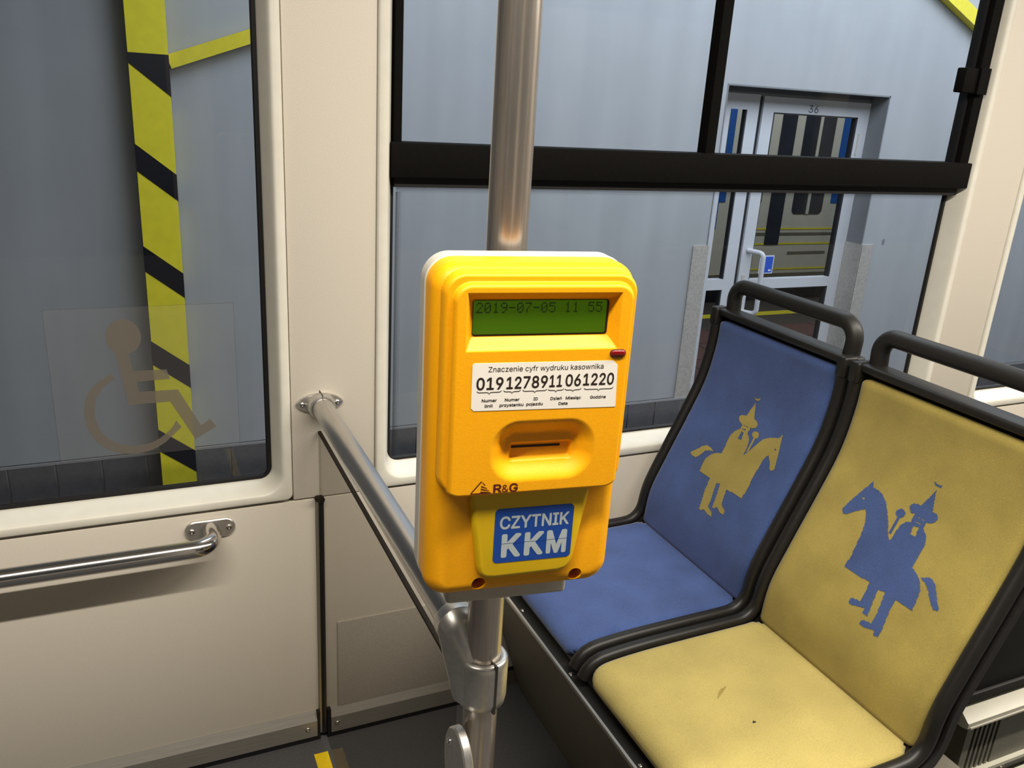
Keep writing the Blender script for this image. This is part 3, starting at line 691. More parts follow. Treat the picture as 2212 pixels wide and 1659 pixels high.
# letter shapes: advance, outline points and triangles in thousandths
GLY = {
'R&':(448,'169 -8 212 -10 250 -3 283 9 327 35 334 33 358 3 368 -3 430 -4 437 1 433 10 372 86 401 148 410 195 409 224 400 228 350 227 346 221 339 168 333 150 327 143 314 153 226 262 227 268 265 296 294 326 312 349 325 383 325 421 321 439 310 462 297 478 262 504 244 511 212 517 186 516 153 510 133 501 112 487 97 472 82 448 72 409 72 386 76 365 97 321 129 277 126 271 72 227 44 189 32 148 32 118 44 74 64 45 78 30 94 18 124 3 177 50 150 57 121 76 106 101 99 133 103 153 115 177 141 205 171 225 189 208 278 101 285 86 262 68 241 58 206 49 180 318 147 365 140 386 141 412 149 433 165 448 191 457 216 456 239 448 253 430 258 415 257 386 247 368 228 348 189 318','33 34 35 33 35 36 32 33 36 32 36 37 31 32 37 31 37 38 31 38 39 30 31 39 30 39 77 77 39 40 29 30 78 78 30 77 76 77 40 29 78 79 75 76 40 29 79 80 75 40 41 28 29 80 74 75 41 28 80 81 27 28 81 27 81 82 73 74 41 73 41 42 27 82 83 72 73 42 72 42 43 26 27 83 26 83 84 71 72 43 71 43 44 25 26 84 25 84 85 24 25 85 71 44 45 24 85 71 24 71 45 23 24 45 23 45 46 23 46 47 22 23 47 21 22 64 64 22 47 14 15 16 64 47 48 14 16 17 21 64 65 63 64 48 13 14 17 13 17 18 21 65 66 62 63 48 12 13 18 62 48 49 61 62 49 12 18 19 20 21 66 60 61 49 12 19 20 11 12 20 60 49 50 11 20 66 59 60 50 59 50 51 11 66 67 58 59 51 10 11 67 10 67 68 57 58 51 57 51 52 10 68 69 10 69 4 4 69 70 56 57 52 70 56 52 4 70 52 4 52 53 10 4 5 3 4 53 10 5 6 3 53 54 3 54 55 9 10 6 2 3 55 9 6 7 2 55 0 8 9 7 1 2 0'),
'R3':(453,'191 -8 233 -10 260 -6 286 0 313 12 339 29 363 52 375 68 387 92 393 115 396 153 387 198 369 231 339 261 304 281 275 290 239 293 234 298 241 309 372 456 376 468 376 501 374 506 366 511 75 510 69 506 67 501 67 459 72 451 151 449 278 448 278 442 267 427 156 301 153 292 153 251 157 245 163 243 233 243 278 229 301 212 310 201 319 183 326 156 326 133 322 115 316 101 305 86 278 65 228 52 186 56 148 71 124 95 112 127 107 133 51 134 42 130 44 109 53 80 70 53 94 30 119 13 142 3','22 23 24 22 24 25 21 22 25 21 25 26 20 21 26 20 26 27 19 20 27 19 27 28 18 19 31 31 19 30 30 19 28 30 28 29 18 31 32 18 32 33 17 18 33 17 33 34 16 17 34 15 16 34 15 34 35 14 15 35 13 14 35 12 13 35 12 35 38 38 35 36 38 36 37 12 38 39 11 12 39 11 39 40 11 40 41 11 41 42 10 11 42 10 42 43 10 43 44 9 10 44 54 55 56 9 44 45 53 54 56 53 56 57 52 53 57 8 9 45 8 45 46 52 57 58 8 46 47 51 52 58 7 8 47 7 47 48 51 58 59 50 51 59 6 7 48 6 48 49 49 50 59 49 59 60 5 6 49 5 49 60 5 60 61 4 5 61 4 61 62 3 4 62 3 62 0 2 3 0 1 2 0'),
'R6':(453,'202 -8 241 -10 265 -6 301 6 324 21 347 40 368 68 380 92 390 127 393 162 383 215 368 248 337 283 309 301 274 313 224 317 194 310 191 312 295 465 319 501 318 509 259 511 246 503 100 286 76 239 64 198 61 171 64 124 73 92 91 59 115 31 141 12 168 0 206 53 177 64 159 77 147 92 135 115 129 139 129 177 135 201 147 224 168 245 203 260 247 260 280 248 296 236 307 221 318 198 322 183 325 156 322 130 314 106 304 89 277 65 244 52','20 21 22 19 20 22 19 22 23 18 19 23 17 18 23 14 15 16 13 14 16 16 17 23 13 16 23 12 13 23 12 23 43 43 23 24 11 12 44 44 12 43 11 44 45 42 43 24 11 45 46 10 11 46 41 42 24 41 24 25 10 46 47 40 41 25 10 47 48 9 10 48 39 40 25 9 48 49 39 25 26 9 49 50 38 39 26 38 26 27 8 9 50 8 50 51 37 38 27 8 51 52 7 8 52 37 27 28 36 37 28 7 52 53 6 7 53 35 36 28 35 28 29 6 53 54 34 35 29 5 6 54 5 54 55 33 34 29 33 29 30 55 33 30 5 55 30 4 5 30 4 30 31 3 4 31 3 31 32 2 3 32 2 32 0 1 2 0'),
'RZ':(438,'42 -1 389 -3 400 1 402 49 400 54 395 58 136 59 127 60 125 63 395 454 399 466 399 499 395 510 51 512 39 507 37 460 39 454 45 451 304 450 312 446 40 49 37 40 37 7','12 13 14 11 12 14 11 14 15 10 11 15 9 10 15 9 15 16 8 9 19 19 9 18 18 9 16 18 16 17 8 19 20 7 8 20 6 7 20 5 6 20 4 5 20 3 4 20 2 3 20 2 20 21 2 21 22 2 22 0 1 2 0'),
'Ra':(389,'136 -10 176 -11 208 -4 238 10 270 40 274 37 275 5 279 -1 329 -3 338 2 339 269 335 293 321 328 294 358 267 373 244 382 200 388 161 385 114 372 76 347 55 324 42 299 43 290 94 273 102 275 117 297 138 314 176 327 217 326 241 319 258 305 271 278 271 246 263 237 241 230 158 220 97 205 61 185 47 170 36 152 28 125 28 96 40 52 58 27 79 10 102 -2 161 48 132 54 107 69 95 93 95 114 99 128 108 141 132 155 170 165 214 170 264 180 270 178 271 125 266 105 250 78 232 64 200 51 176 47','15 16 17 15 17 18 14 15 18 13 14 18 13 18 19 12 13 19 12 19 27 27 19 20 11 12 28 28 12 27 26 27 20 11 28 29 26 20 21 11 29 30 25 26 21 11 30 31 25 21 22 24 25 22 10 11 31 24 22 23 10 31 32 9 10 32 9 32 33 9 33 57 57 33 34 57 34 35 57 35 56 56 35 36 56 36 37 56 37 38 55 56 38 9 57 58 54 55 38 54 38 39 53 54 39 52 53 39 52 39 40 51 52 40 50 51 40 9 58 59 50 40 41 49 50 41 9 59 60 49 41 42 48 49 42 9 60 61 47 48 42 9 61 4 4 61 62 46 47 42 46 42 43 4 62 63 63 46 43 4 63 43 9 4 5 3 4 43 9 5 6 3 43 44 3 44 45 2 3 45 9 6 7 8 9 7 2 45 0 1 2 0'),
'Rc':(396,'184 -10 224 -11 244 -8 294 10 318 27 339 48 358 82 363 102 359 106 309 118 300 111 281 79 250 58 230 51 189 51 156 62 129 84 114 111 106 134 99 179 99 205 106 240 116 270 129 290 150 311 171 321 197 327 236 324 265 311 280 298 304 261 353 272 360 276 362 284 350 309 324 344 289 369 253 382 233 386 177 386 133 372 102 352 64 311 53 290 41 261 32 214 31 167 38 126 59 74 80 45 112 16 139 2','37 38 39 37 39 40 36 37 40 36 40 41 35 36 41 35 41 42 34 35 27 27 35 26 26 35 42 25 26 42 34 27 28 24 25 42 34 28 29 23 24 42 23 42 43 33 34 29 33 29 30 22 23 43 22 43 44 32 33 30 31 32 30 21 22 44 21 44 45 20 21 45 20 45 46 19 20 46 18 19 46 18 46 47 17 18 47 17 47 48 8 9 10 8 10 11 16 17 48 7 8 11 6 7 11 15 16 48 5 6 11 5 11 12 15 48 49 14 15 49 5 12 13 5 13 14 5 14 49 4 5 49 4 49 50 3 4 50 3 50 51 2 3 51 2 51 0 1 2 0'),
'Rd':(424,'172 -10 212 -11 244 -3 271 13 306 50 310 46 311 8 315 -1 365 -2 371 -1 375 5 375 505 371 511 365 512 318 512 309 508 308 437 306 332 300 333 272 364 239 382 215 386 171 386 153 382 118 367 81 337 60 308 41 264 31 211 31 167 41 114 54 79 73 49 103 20 139 -1 183 52 165 57 140 73 124 93 113 114 103 146 99 173 102 229 116 273 141 306 174 323 194 327 222 326 250 317 268 306 289 279 304 240 307 220 307 158 294 108 286 93 268 71 244 57 227 52','12 13 14 12 14 15 11 12 15 11 15 16 10 11 16 10 16 17 20 21 22 20 22 23 20 23 24 19 20 24 19 24 25 18 19 25 18 25 46 46 25 26 17 18 46 10 17 51 51 17 50 50 17 49 49 17 48 48 17 47 47 17 46 45 46 26 44 45 26 44 26 27 43 44 27 42 43 27 42 27 28 10 51 52 41 42 28 10 52 53 41 28 29 40 41 29 40 29 30 10 53 54 39 40 30 38 39 30 38 30 31 10 54 55 10 55 4 4 55 56 37 38 31 37 31 32 36 37 32 4 56 57 4 57 58 35 36 32 4 58 35 4 35 32 10 4 5 3 4 32 3 32 33 10 5 6 3 33 34 2 3 34 10 6 7 9 10 7 8 9 7 2 34 0 1 2 0'),
'Re':(404,'187 -10 230 -11 250 -8 283 2 306 13 341 43 360 70 365 90 353 97 306 107 287 79 259 58 215 48 174 55 147 67 120 93 106 126 100 162 109 165 368 166 374 170 375 176 373 211 368 255 348 308 334 329 312 350 271 375 230 386 180 386 162 383 118 364 84 337 53 290 41 261 35 232 31 208 31 164 41 114 53 84 65 64 97 27 112 16 144 0 103 225 101 229 103 243 115 276 133 300 164 320 189 327 221 327 256 315 275 299 291 276 299 258 304 234 300 225','27 28 29 27 29 30 27 30 31 26 27 31 26 31 32 25 26 32 25 32 50 50 32 33 24 25 51 51 25 50 24 51 52 49 50 33 48 49 33 24 52 53 23 24 53 47 48 33 23 53 54 47 33 34 23 54 55 46 47 34 46 34 35 23 55 56 22 23 56 45 46 35 22 56 57 45 35 36 44 45 36 57 44 36 22 57 36 21 22 36 21 36 37 20 21 18 18 21 37 19 20 18 17 18 37 17 37 38 16 17 38 15 16 38 15 38 39 8 9 10 7 8 10 14 15 39 6 7 10 14 39 40 6 10 11 5 6 11 13 14 40 13 40 41 5 11 12 12 13 41 5 12 41 4 5 41 4 41 42 4 42 43 3 4 43 2 3 43 2 43 0 1 2 0'),
'Rf':(254,'82 -1 134 -3 140 -1 144 4 146 319 152 323 223 324 230 331 230 372 226 381 152 383 146 386 145 428 149 446 158 460 179 470 228 469 238 493 243 519 234 526 211 532 176 532 155 528 126 517 98 493 84 469 77 440 76 386 70 383 11 382 4 375 4 334 8 325 70 323 77 316 77 10','20 21 22 19 20 22 19 22 23 18 19 23 17 18 23 17 23 24 16 17 24 16 24 15 15 24 25 14 15 25 14 25 26 13 14 26 12 13 26 12 26 27 11 12 27 10 11 27 10 27 28 9 10 28 9 28 29 9 29 30 8 9 30 8 30 31 7 8 31 7 31 32 6 7 32 6 32 33 5 6 33 4 5 33 4 33 34 3 4 34 3 34 35 3 35 0 2 3 0 1 2 0'),
'Ri':(167,'55 -1 107 -3 113 -1 117 4 118 369 113 381 60 382 55 381 51 375 50 10 68 443 102 444 117 454 127 469 130 484 126 499 113 515 99 524 78 526 63 521 47 507 39 493 39 478 43 466 53 451','5 6 7 4 5 7 4 7 8 4 8 9 3 4 9 3 9 0 2 3 0 1 2 0 17 18 19 16 17 19 16 19 20 15 16 20 15 20 21 14 15 21 14 21 22 13 14 22 13 22 23 12 13 23 12 23 24 11 12 24 11 24 10'),
'Rk':(381,'54 -1 107 -3 116 1 118 137 123 146 151 171 160 167 292 0 304 -3 360 -3 369 0 369 7 360 20 218 199 207 216 211 225 342 359 357 375 354 382 289 382 281 379 122 218 119 219 117 228 117 504 113 510 107 512 60 512 51 507 50 10','25 26 27 25 27 28 24 25 28 24 28 29 23 24 29 18 19 20 17 18 20 17 20 21 16 17 21 15 16 21 22 23 29 14 15 21 21 22 29 14 21 5 5 21 4 4 21 3 3 21 29 13 14 5 12 13 6 6 13 5 12 6 7 2 3 29 11 12 7 2 29 0 10 11 7 1 2 0 10 7 8 9 10 8'),
'Rn':(410,'54 -1 107 -3 113 -1 117 4 118 249 124 272 136 293 150 307 172 320 201 326 239 322 266 309 284 284 294 243 295 1 301 -2 310 -3 351 -3 360 1 361 113 361 237 358 275 350 307 341 325 332 340 310 361 283 377 257 385 228 388 198 385 154 367 119 332 115 337 114 372 110 381 57 382 51 378 50 369 50 10','27 28 29 26 27 29 26 29 30 34 35 36 33 34 36 33 36 37 25 26 30 32 33 37 32 37 38 25 30 31 24 25 31 23 24 31 31 32 38 23 31 9 9 31 8 8 31 7 7 31 6 6 31 5 5 31 38 23 9 10 22 23 10 22 10 11 22 11 12 21 22 12 21 12 13 20 21 13 4 5 38 3 4 38 20 13 14 19 20 14 18 19 14 3 38 0 2 3 0 17 18 14 17 14 15 1 2 0 17 15 16'),
'Ro':(415,'184 -10 224 -11 259 -4 286 6 318 27 348 61 366 93 377 126 384 164 384 208 377 249 364 287 345 320 313 352 291 367 253 382 233 386 180 386 162 382 130 370 103 353 73 323 55 296 41 261 32 214 31 167 38 126 48 96 67 61 91 33 112 16 139 2 183 52 165 57 140 73 124 93 113 114 103 146 99 173 102 226 117 273 129 290 147 309 168 320 194 327 230 325 247 320 268 309 287 290 298 273 307 252 316 208 316 173 313 149 295 99 284 82 272 70 253 59 230 51','15 16 17 15 17 18 15 18 19 14 15 19 14 19 20 13 14 20 13 20 21 12 13 44 44 13 21 12 44 45 43 44 21 12 45 46 43 21 22 12 46 47 42 43 22 11 12 47 11 47 48 41 42 22 41 22 23 11 48 49 40 41 23 10 11 49 10 49 50 39 40 23 39 23 24 10 50 51 9 10 51 38 39 24 38 24 25 8 9 51 8 51 52 8 52 53 37 38 25 37 25 26 7 8 53 7 53 54 36 37 26 6 7 54 36 26 27 35 36 27 6 54 55 35 27 28 5 6 55 34 35 28 5 55 56 33 34 28 5 56 57 4 5 57 33 28 29 4 57 58 32 33 29 58 32 29 4 58 29 4 29 30 3 4 30 3 30 31 2 3 31 2 31 0 1 2 0'),
'Rr':(259,'54 -1 107 -3 113 -1 117 4 117 251 127 281 144 301 163 314 201 323 239 321 246 328 247 375 243 384 233 388 201 388 175 381 151 370 119 337 115 343 114 372 110 381 60 382 54 381 50 375 50 10','12 13 14 12 14 15 11 12 15 20 21 22 11 15 16 19 20 22 19 22 23 10 11 16 19 23 24 18 19 24 10 16 17 17 18 24 10 17 8 8 17 7 7 17 6 6 17 5 5 17 4 4 17 24 9 10 8 3 4 24 3 24 0 2 3 0 1 2 0'),
'Rs':(365,'156 -10 199 -11 222 -8 255 2 275 12 291 23 316 49 332 87 332 132 320 158 305 177 290 188 261 203 143 235 125 245 114 261 112 284 122 306 146 322 175 330 199 330 234 319 250 305 269 276 311 284 324 290 315 320 303 337 279 361 258 373 234 382 196 386 161 386 140 382 93 361 74 346 60 329 48 305 44 287 45 258 52 233 62 217 86 193 111 179 140 169 231 147 252 134 262 120 265 96 253 73 231 58 193 48 169 48 128 60 113 72 92 108 37 96 34 90 36 82 45 58 56 40 74 23 96 8 116 -1','30 31 32 30 32 33 29 30 33 29 33 34 28 29 34 28 34 35 27 28 35 27 35 36 26 27 20 20 27 19 19 27 36 26 20 21 18 19 36 18 36 37 17 18 37 25 26 21 25 21 22 16 17 37 25 22 23 16 37 38 24 25 23 16 38 39 15 16 39 14 15 39 14 39 40 13 14 40 12 13 40 12 40 41 12 41 42 11 12 42 11 42 43 10 11 43 10 43 44 9 10 44 9 44 45 8 9 45 8 45 46 8 46 47 7 8 47 7 47 48 54 55 56 7 48 49 54 56 57 54 57 58 6 7 49 54 58 59 6 49 50 53 54 59 52 53 59 52 59 60 6 50 51 5 6 51 5 51 52 5 52 60 5 60 61 4 5 61 4 61 62 3 4 62 3 62 63 2 3 63 2 63 0 1 2 0'),
'Ru':(410,'161 -7 195 -8 228 -1 258 14 289 45 293 40 294 8 298 0 351 -2 357 0 361 5 361 376 357 381 351 383 298 381 294 370 294 143 287 111 270 82 257 69 236 60 216 54 186 54 169 58 151 66 131 87 117 126 117 376 113 381 107 383 54 381 50 370 50 123 57 85 71 49 98 19 128 2','12 13 14 28 29 30 11 12 14 11 14 15 27 28 30 27 30 31 10 11 15 26 27 31 10 15 16 26 31 32 10 16 17 25 26 32 25 32 33 10 17 18 24 25 33 24 33 34 10 18 19 10 19 4 4 19 20 23 24 34 4 20 21 22 23 34 4 21 22 4 22 34 4 34 35 10 4 5 3 4 35 10 5 6 3 35 36 2 3 36 10 6 7 9 10 7 2 36 0 8 9 7 1 2 0'),
'Rw':(567,'139 -1 192 -3 203 4 283 285 289 275 315 175 365 2 377 -3 424 -3 433 1 545 372 544 378 536 382 480 381 476 375 465 337 406 119 400 99 398 94 395 96 327 351 321 372 315 381 259 382 248 375 171 93 165 101 148 172 91 375 80 382 25 381 21 375 29 346 129 16','22 23 24 28 29 30 11 12 13 11 13 14 28 30 31 21 22 24 10 11 14 10 14 15 21 24 25 27 28 31 27 31 32 9 10 15 20 21 3 3 21 25 19 20 4 4 20 3 27 32 33 9 15 16 2 3 25 19 4 5 19 5 6 26 27 33 9 16 17 25 26 33 9 17 18 18 19 6 9 18 6 2 25 33 2 33 0 1 2 0 9 6 7 8 9 7'),
'Ry':(389,'67 -147 107 -148 139 -138 166 -122 193 -88 216 -35 372 374 368 380 357 381 310 381 301 374 224 165 199 86 195 79 191 83 172 145 87 377 72 381 25 381 17 377 18 368 158 0 157 -8 140 -55 125 -76 104 -86 66 -84 60 -88 54 -102 47 -138 53 -144','7 8 9 16 17 18 16 18 19 7 9 10 6 7 10 15 16 19 15 19 20 5 6 10 5 10 11 15 20 21 5 11 12 14 15 21 5 12 13 13 14 21 5 13 21 5 21 22 5 22 23 4 5 23 4 23 24 4 24 25 25 26 27 4 25 27 3 4 27 3 27 28 3 28 29 2 3 29 2 29 30 1 2 30 1 30 0'),
'Rz':(380,'44 -1 328 -3 340 1 342 49 340 54 334 58 140 59 133 63 333 328 336 340 334 378 328 382 320 382 58 382 46 378 45 331 46 325 52 321 237 321 247 316 42 49 39 40 39 7','11 12 13 11 13 14 10 11 14 9 10 14 9 14 15 8 9 15 8 15 16 7 8 19 19 8 18 18 8 16 18 16 17 7 19 20 6 7 20 5 6 20 4 5 20 3 4 20 2 3 20 2 20 21 2 21 22 2 22 0 1 2 0'),
'B0':(453,'204 -23 246 -24 302 -9 335 11 362 39 381 65 400 106 412 148 421 203 424 253 418 330 409 374 388 430 356 477 326 503 299 519 249 531 226 534 196 531 155 519 119 498 93 472 75 448 57 409 37 342 30 289 30 221 36 171 49 121 71 68 98 30 126 6 167 -15 214 68 196 72 174 86 155 112 146 130 131 189 127 218 127 292 140 362 150 389 161 407 182 428 199 438 226 442 238 440 258 436 276 425 288 412 304 386 314 359 321 330 327 242 317 162 309 133 297 109 282 89 264 76 238 67','16 17 18 15 16 18 15 18 19 14 15 19 14 19 20 13 14 20 13 20 21 12 13 21 12 21 46 46 21 22 46 22 45 45 22 23 12 46 47 12 47 48 44 45 23 12 48 49 11 12 49 43 44 23 11 49 50 11 50 51 43 23 24 42 43 24 41 42 24 11 51 52 10 11 52 40 41 24 10 52 53 40 24 25 9 10 53 9 53 54 39 40 25 39 25 26 8 9 54 8 54 55 39 26 27 38 39 27 7 8 55 37 38 27 37 27 28 7 55 56 6 7 56 6 56 57 36 37 28 36 28 29 35 36 29 6 57 58 5 6 58 5 58 59 34 35 29 5 59 60 33 34 29 33 29 30 60 33 30 5 60 30 4 5 30 3 4 30 3 30 31 2 3 31 2 31 32 1 2 32 1 32 0'),
'B1':(453,'77 -16 384 -18 401 -11 408 1 408 51 405 63 399 69 384 73 301 74 294 81 294 499 291 513 284 522 272 526 199 525 184 520 81 444 72 434 69 425 68 363 74 349 84 344 101 348 187 410 193 409 194 401 193 78 184 74 84 73 66 67 59 51 59 4 65 -10','12 13 14 12 14 15 11 12 15 11 15 16 10 11 16 9 10 24 24 10 16 24 16 23 23 16 17 23 17 18 23 18 19 22 23 19 9 24 25 9 25 26 22 19 20 22 20 21 8 9 26 8 26 27 7 8 27 7 27 28 6 7 28 6 28 29 5 6 29 5 29 30 4 5 30 3 4 30 3 30 31 3 31 32 2 3 32 2 32 0 1 2 0'),
'B2':(453,'64 -16 383 -18 398 -13 406 -1 408 51 404 63 395 71 380 74 204 74 195 78 215 103 312 203 362 266 386 310 399 360 399 384 390 422 378 451 359 476 342 493 309 514 280 525 245 532 204 532 183 528 154 520 124 505 111 496 80 464 65 437 56 413 50 390 50 366 56 351 71 345 118 344 136 350 143 360 147 390 159 414 174 428 204 441 242 441 274 428 292 410 302 381 302 357 298 340 267 290 50 57 46 43 47 4 53 -10','21 22 23 21 23 24 21 24 25 20 21 25 20 25 26 19 20 26 19 26 27 19 27 28 18 19 28 17 18 28 17 28 29 16 17 42 42 17 41 41 17 29 16 42 43 40 41 29 40 29 30 16 43 44 39 40 30 15 16 44 38 39 30 38 30 31 15 44 45 37 38 31 37 31 32 14 15 45 14 45 46 37 32 33 13 14 46 36 37 33 13 46 47 36 33 34 35 36 34 13 47 48 12 13 48 12 48 49 11 12 49 10 11 49 9 10 49 8 9 49 7 8 49 6 7 49 5 6 49 4 5 49 4 49 50 3 4 50 3 50 51 3 51 52 2 3 52 2 52 0 1 2 0'),
'B3':(453,'191 -23 233 -24 260 -21 292 -13 322 0 348 17 375 43 387 59 399 83 408 115 411 151 404 189 387 230 369 252 336 280 307 295 269 305 264 309 276 327 384 448 391 468 390 506 383 519 366 525 72 524 60 519 54 506 53 456 57 445 63 439 89 434 246 433 246 427 232 409 142 306 138 292 139 248 145 235 157 230 230 228 266 219 283 208 296 195 310 162 311 130 306 112 296 98 270 77 228 67 186 71 157 82 136 103 124 136 113 146 101 149 51 149 36 145 30 139 27 124 36 86 45 65 63 40 86 17 113 0 160 -18','22 23 24 22 24 25 21 22 25 21 25 26 20 21 26 20 26 27 19 20 27 19 27 28 18 19 31 31 19 28 31 28 29 31 29 30 18 31 32 18 32 33 18 33 34 17 18 34 16 17 34 16 34 35 15 16 35 14 15 35 14 35 36 13 14 36 12 13 36 12 36 37 12 37 38 11 12 39 39 12 38 11 39 40 11 40 41 11 41 42 11 42 43 10 11 43 10 43 44 9 10 44 53 54 55 53 55 56 52 53 56 52 56 57 52 57 58 51 52 58 9 44 45 51 58 59 8 9 45 8 45 46 50 51 59 8 46 47 50 59 60 7 8 47 49 50 60 7 47 48 48 49 60 7 48 60 7 60 61 6 7 61 5 6 61 5 61 62 4 5 62 4 62 63 4 63 64 3 4 64 2 3 64 2 64 0 1 2 0'),
'B4':(453,'281 -16 335 -18 354 -10 360 7 361 84 368 88 409 89 424 96 430 110 431 154 426 169 418 176 406 179 368 180 361 184 360 313 353 329 335 335 285 335 273 331 267 325 263 310 263 190 260 181 150 179 141 182 141 187 161 222 265 397 321 493 325 504 325 513 318 522 303 526 250 526 234 519 26 169 22 154 22 113 28 96 44 89 259 87 263 78 264 4 270 -10','32 33 34 32 34 35 31 32 35 31 35 36 30 31 36 29 30 36 28 29 36 27 28 36 16 17 18 16 18 19 16 19 20 15 16 20 15 20 21 14 15 21 14 21 22 26 27 36 14 22 23 25 26 36 13 14 23 24 25 36 13 23 24 12 13 24 12 24 36 11 12 36 10 11 36 9 10 36 9 36 37 8 9 37 8 37 38 8 38 39 7 8 39 6 7 39 6 39 40 5 6 40 5 40 41 4 5 41 4 41 42 3 4 42 3 42 43 2 3 43 2 43 44 1 2 44 1 44 0'),
'B5':(453,'195 -23 238 -24 273 -18 305 -6 338 14 368 45 391 83 403 118 410 165 403 212 383 262 361 293 329 322 285 342 238 352 199 349 158 339 157 356 167 430 176 434 367 436 377 442 382 453 383 503 376 519 358 525 129 526 91 523 84 518 78 506 51 271 55 245 70 235 123 229 138 233 170 251 191 257 244 257 265 248 289 227 305 201 309 180 310 148 306 130 291 101 270 81 249 71 229 67 194 71 161 89 146 109 135 139 126 146 114 149 67 149 52 145 46 139 42 124 49 92 58 68 76 40 99 17 119 3 152 -13','25 26 27 24 25 27 24 27 28 23 24 28 23 28 29 23 29 19 19 29 18 18 29 30 22 23 19 21 22 19 20 21 19 17 18 30 16 17 30 13 14 15 13 15 16 12 13 16 12 16 30 11 12 30 10 11 30 10 30 36 36 30 31 9 10 37 37 10 36 35 36 31 9 37 38 34 35 31 9 38 39 34 31 32 34 32 33 9 39 40 8 9 40 8 40 41 8 41 42 7 8 42 52 53 54 52 54 55 7 42 43 51 52 55 51 55 56 50 51 56 50 56 57 7 43 44 50 57 58 6 7 44 49 50 58 6 44 45 49 58 59 48 49 59 5 6 45 5 45 46 5 46 47 47 48 59 47 59 60 5 47 60 4 5 60 4 60 61 4 61 62 3 4 62 3 62 63 2 3 63 2 63 0 1 2 0'),
'B6':(453,'202 -23 241 -24 262 -21 294 -12 324 3 350 23 374 51 391 80 401 109 408 153 404 189 392 233 369 271 344 296 315 314 277 327 230 332 225 336 334 498 336 506 333 515 327 521 315 525 256 525 237 515 106 324 67 253 53 212 46 177 46 142 56 101 73 59 99 27 133 0 159 -12 206 68 179 80 157 103 143 139 144 180 159 215 177 233 203 246 247 246 268 238 286 225 301 201 310 162 307 127 291 97 268 77 244 67','21 22 23 21 23 24 20 21 24 19 20 24 19 24 25 18 19 25 17 18 25 16 17 25 15 16 25 14 15 25 14 25 26 13 14 26 12 13 26 11 12 43 43 12 26 43 26 42 42 26 27 11 43 44 41 42 27 11 44 45 40 41 27 10 11 45 10 45 46 39 40 27 39 27 28 10 46 47 9 10 47 38 39 28 38 28 29 9 47 48 8 9 48 38 29 30 37 38 30 8 48 49 7 8 49 36 37 30 36 30 31 7 49 50 6 7 50 35 36 31 6 50 51 51 35 31 6 51 31 6 31 32 5 6 32 5 32 33 4 5 33 3 4 33 3 33 34 2 3 34 2 34 0 1 2 0'),
'B7':(453,'98 -16 161 -17 172 -13 182 -4 403 434 409 454 408 507 402 520 390 525 146 526 69 526 52 520 45 504 45 460 49 446 55 440 72 435 284 435 294 431 85 13 82 1 84 -7','8 9 10 8 10 11 7 8 11 6 7 11 6 11 12 5 6 12 5 12 13 5 13 14 4 5 14 4 14 15 4 15 17 17 15 16 4 17 18 3 4 18 3 18 19 3 19 20 3 20 21 2 3 21 2 21 0 1 2 0'),
'B8':(453,'199 -23 247 -24 286 -18 330 -2 356 15 387 45 402 68 413 95 419 133 416 165 400 209 380 237 347 268 374 301 392 336 399 362 399 395 389 433 369 468 339 498 309 516 253 531 221 534 180 528 150 519 120 503 87 474 71 451 59 421 52 386 55 353 66 321 80 297 105 268 62 225 43 186 35 151 34 124 44 83 61 51 80 28 100 12 147 -12 206 68 177 75 162 82 148 95 135 121 135 159 146 183 171 204 203 216 247 216 277 207 297 193 310 177 315 165 319 145 315 115 301 92 280 77 245 67 203 309 177 321 160 339 152 356 153 398 165 420 188 436 221 443 247 440 274 430 294 409 302 383 298 351 283 327 262 313 242 308','21 22 23 20 21 23 20 23 24 20 24 25 19 20 25 19 25 26 18 19 26 18 26 27 17 18 69 69 18 27 69 27 28 17 69 70 68 69 28 17 70 71 67 68 28 16 17 71 16 71 72 67 28 29 66 67 29 16 72 73 65 66 29 15 16 73 65 29 30 15 73 74 14 15 74 64 65 30 64 30 31 14 74 75 63 64 31 13 14 75 13 75 76 63 31 32 62 63 32 13 76 77 77 62 32 13 77 32 12 13 32 12 32 33 11 12 33 11 33 34 10 11 52 52 11 34 52 34 51 51 34 35 10 52 53 50 51 35 9 10 53 9 53 54 49 50 35 9 54 55 49 35 36 48 49 36 9 55 56 8 9 56 8 56 57 47 48 36 47 36 37 8 57 58 7 8 58 47 37 38 46 47 38 7 58 59 6 7 59 45 46 38 6 59 60 45 38 39 44 45 39 6 60 61 43 44 39 5 6 61 61 43 39 5 61 39 5 39 40 4 5 40 4 40 41 3 4 41 3 41 42 2 3 42 2 42 0 1 2 0'),
'B9':(453,'131 -16 197 -17 216 -7 365 216 392 272 404 319 408 351 401 396 386 437 359 476 330 502 297 520 250 532 215 532 186 529 156 520 112 494 84 466 69 443 53 401 46 372 46 334 53 299 61 275 83 238 111 210 147 191 183 180 224 176 226 172 119 13 116 1 118 -7 206 263 191 267 170 281 151 307 143 340 143 363 147 384 165 417 186 433 206 441 247 441 262 436 277 426 290 413 301 396 310 357 307 322 295 296 274 275 244 262','12 13 14 11 12 14 11 14 15 10 11 15 10 15 16 9 10 16 9 16 17 8 9 17 8 17 43 43 17 18 43 18 42 42 18 19 8 43 44 41 42 19 7 8 44 7 44 45 40 41 19 7 45 46 39 40 19 7 46 47 39 19 20 6 7 47 6 47 48 38 39 20 38 20 21 37 38 21 6 48 49 5 6 49 36 37 21 36 21 22 5 49 50 4 5 50 35 36 22 35 22 23 4 50 51 34 35 23 34 23 24 4 51 52 3 4 52 33 34 24 52 33 24 3 52 24 3 24 25 2 3 29 29 3 28 28 3 25 28 25 26 28 26 27 2 29 30 2 30 31 2 31 32 1 2 32 1 32 0'),
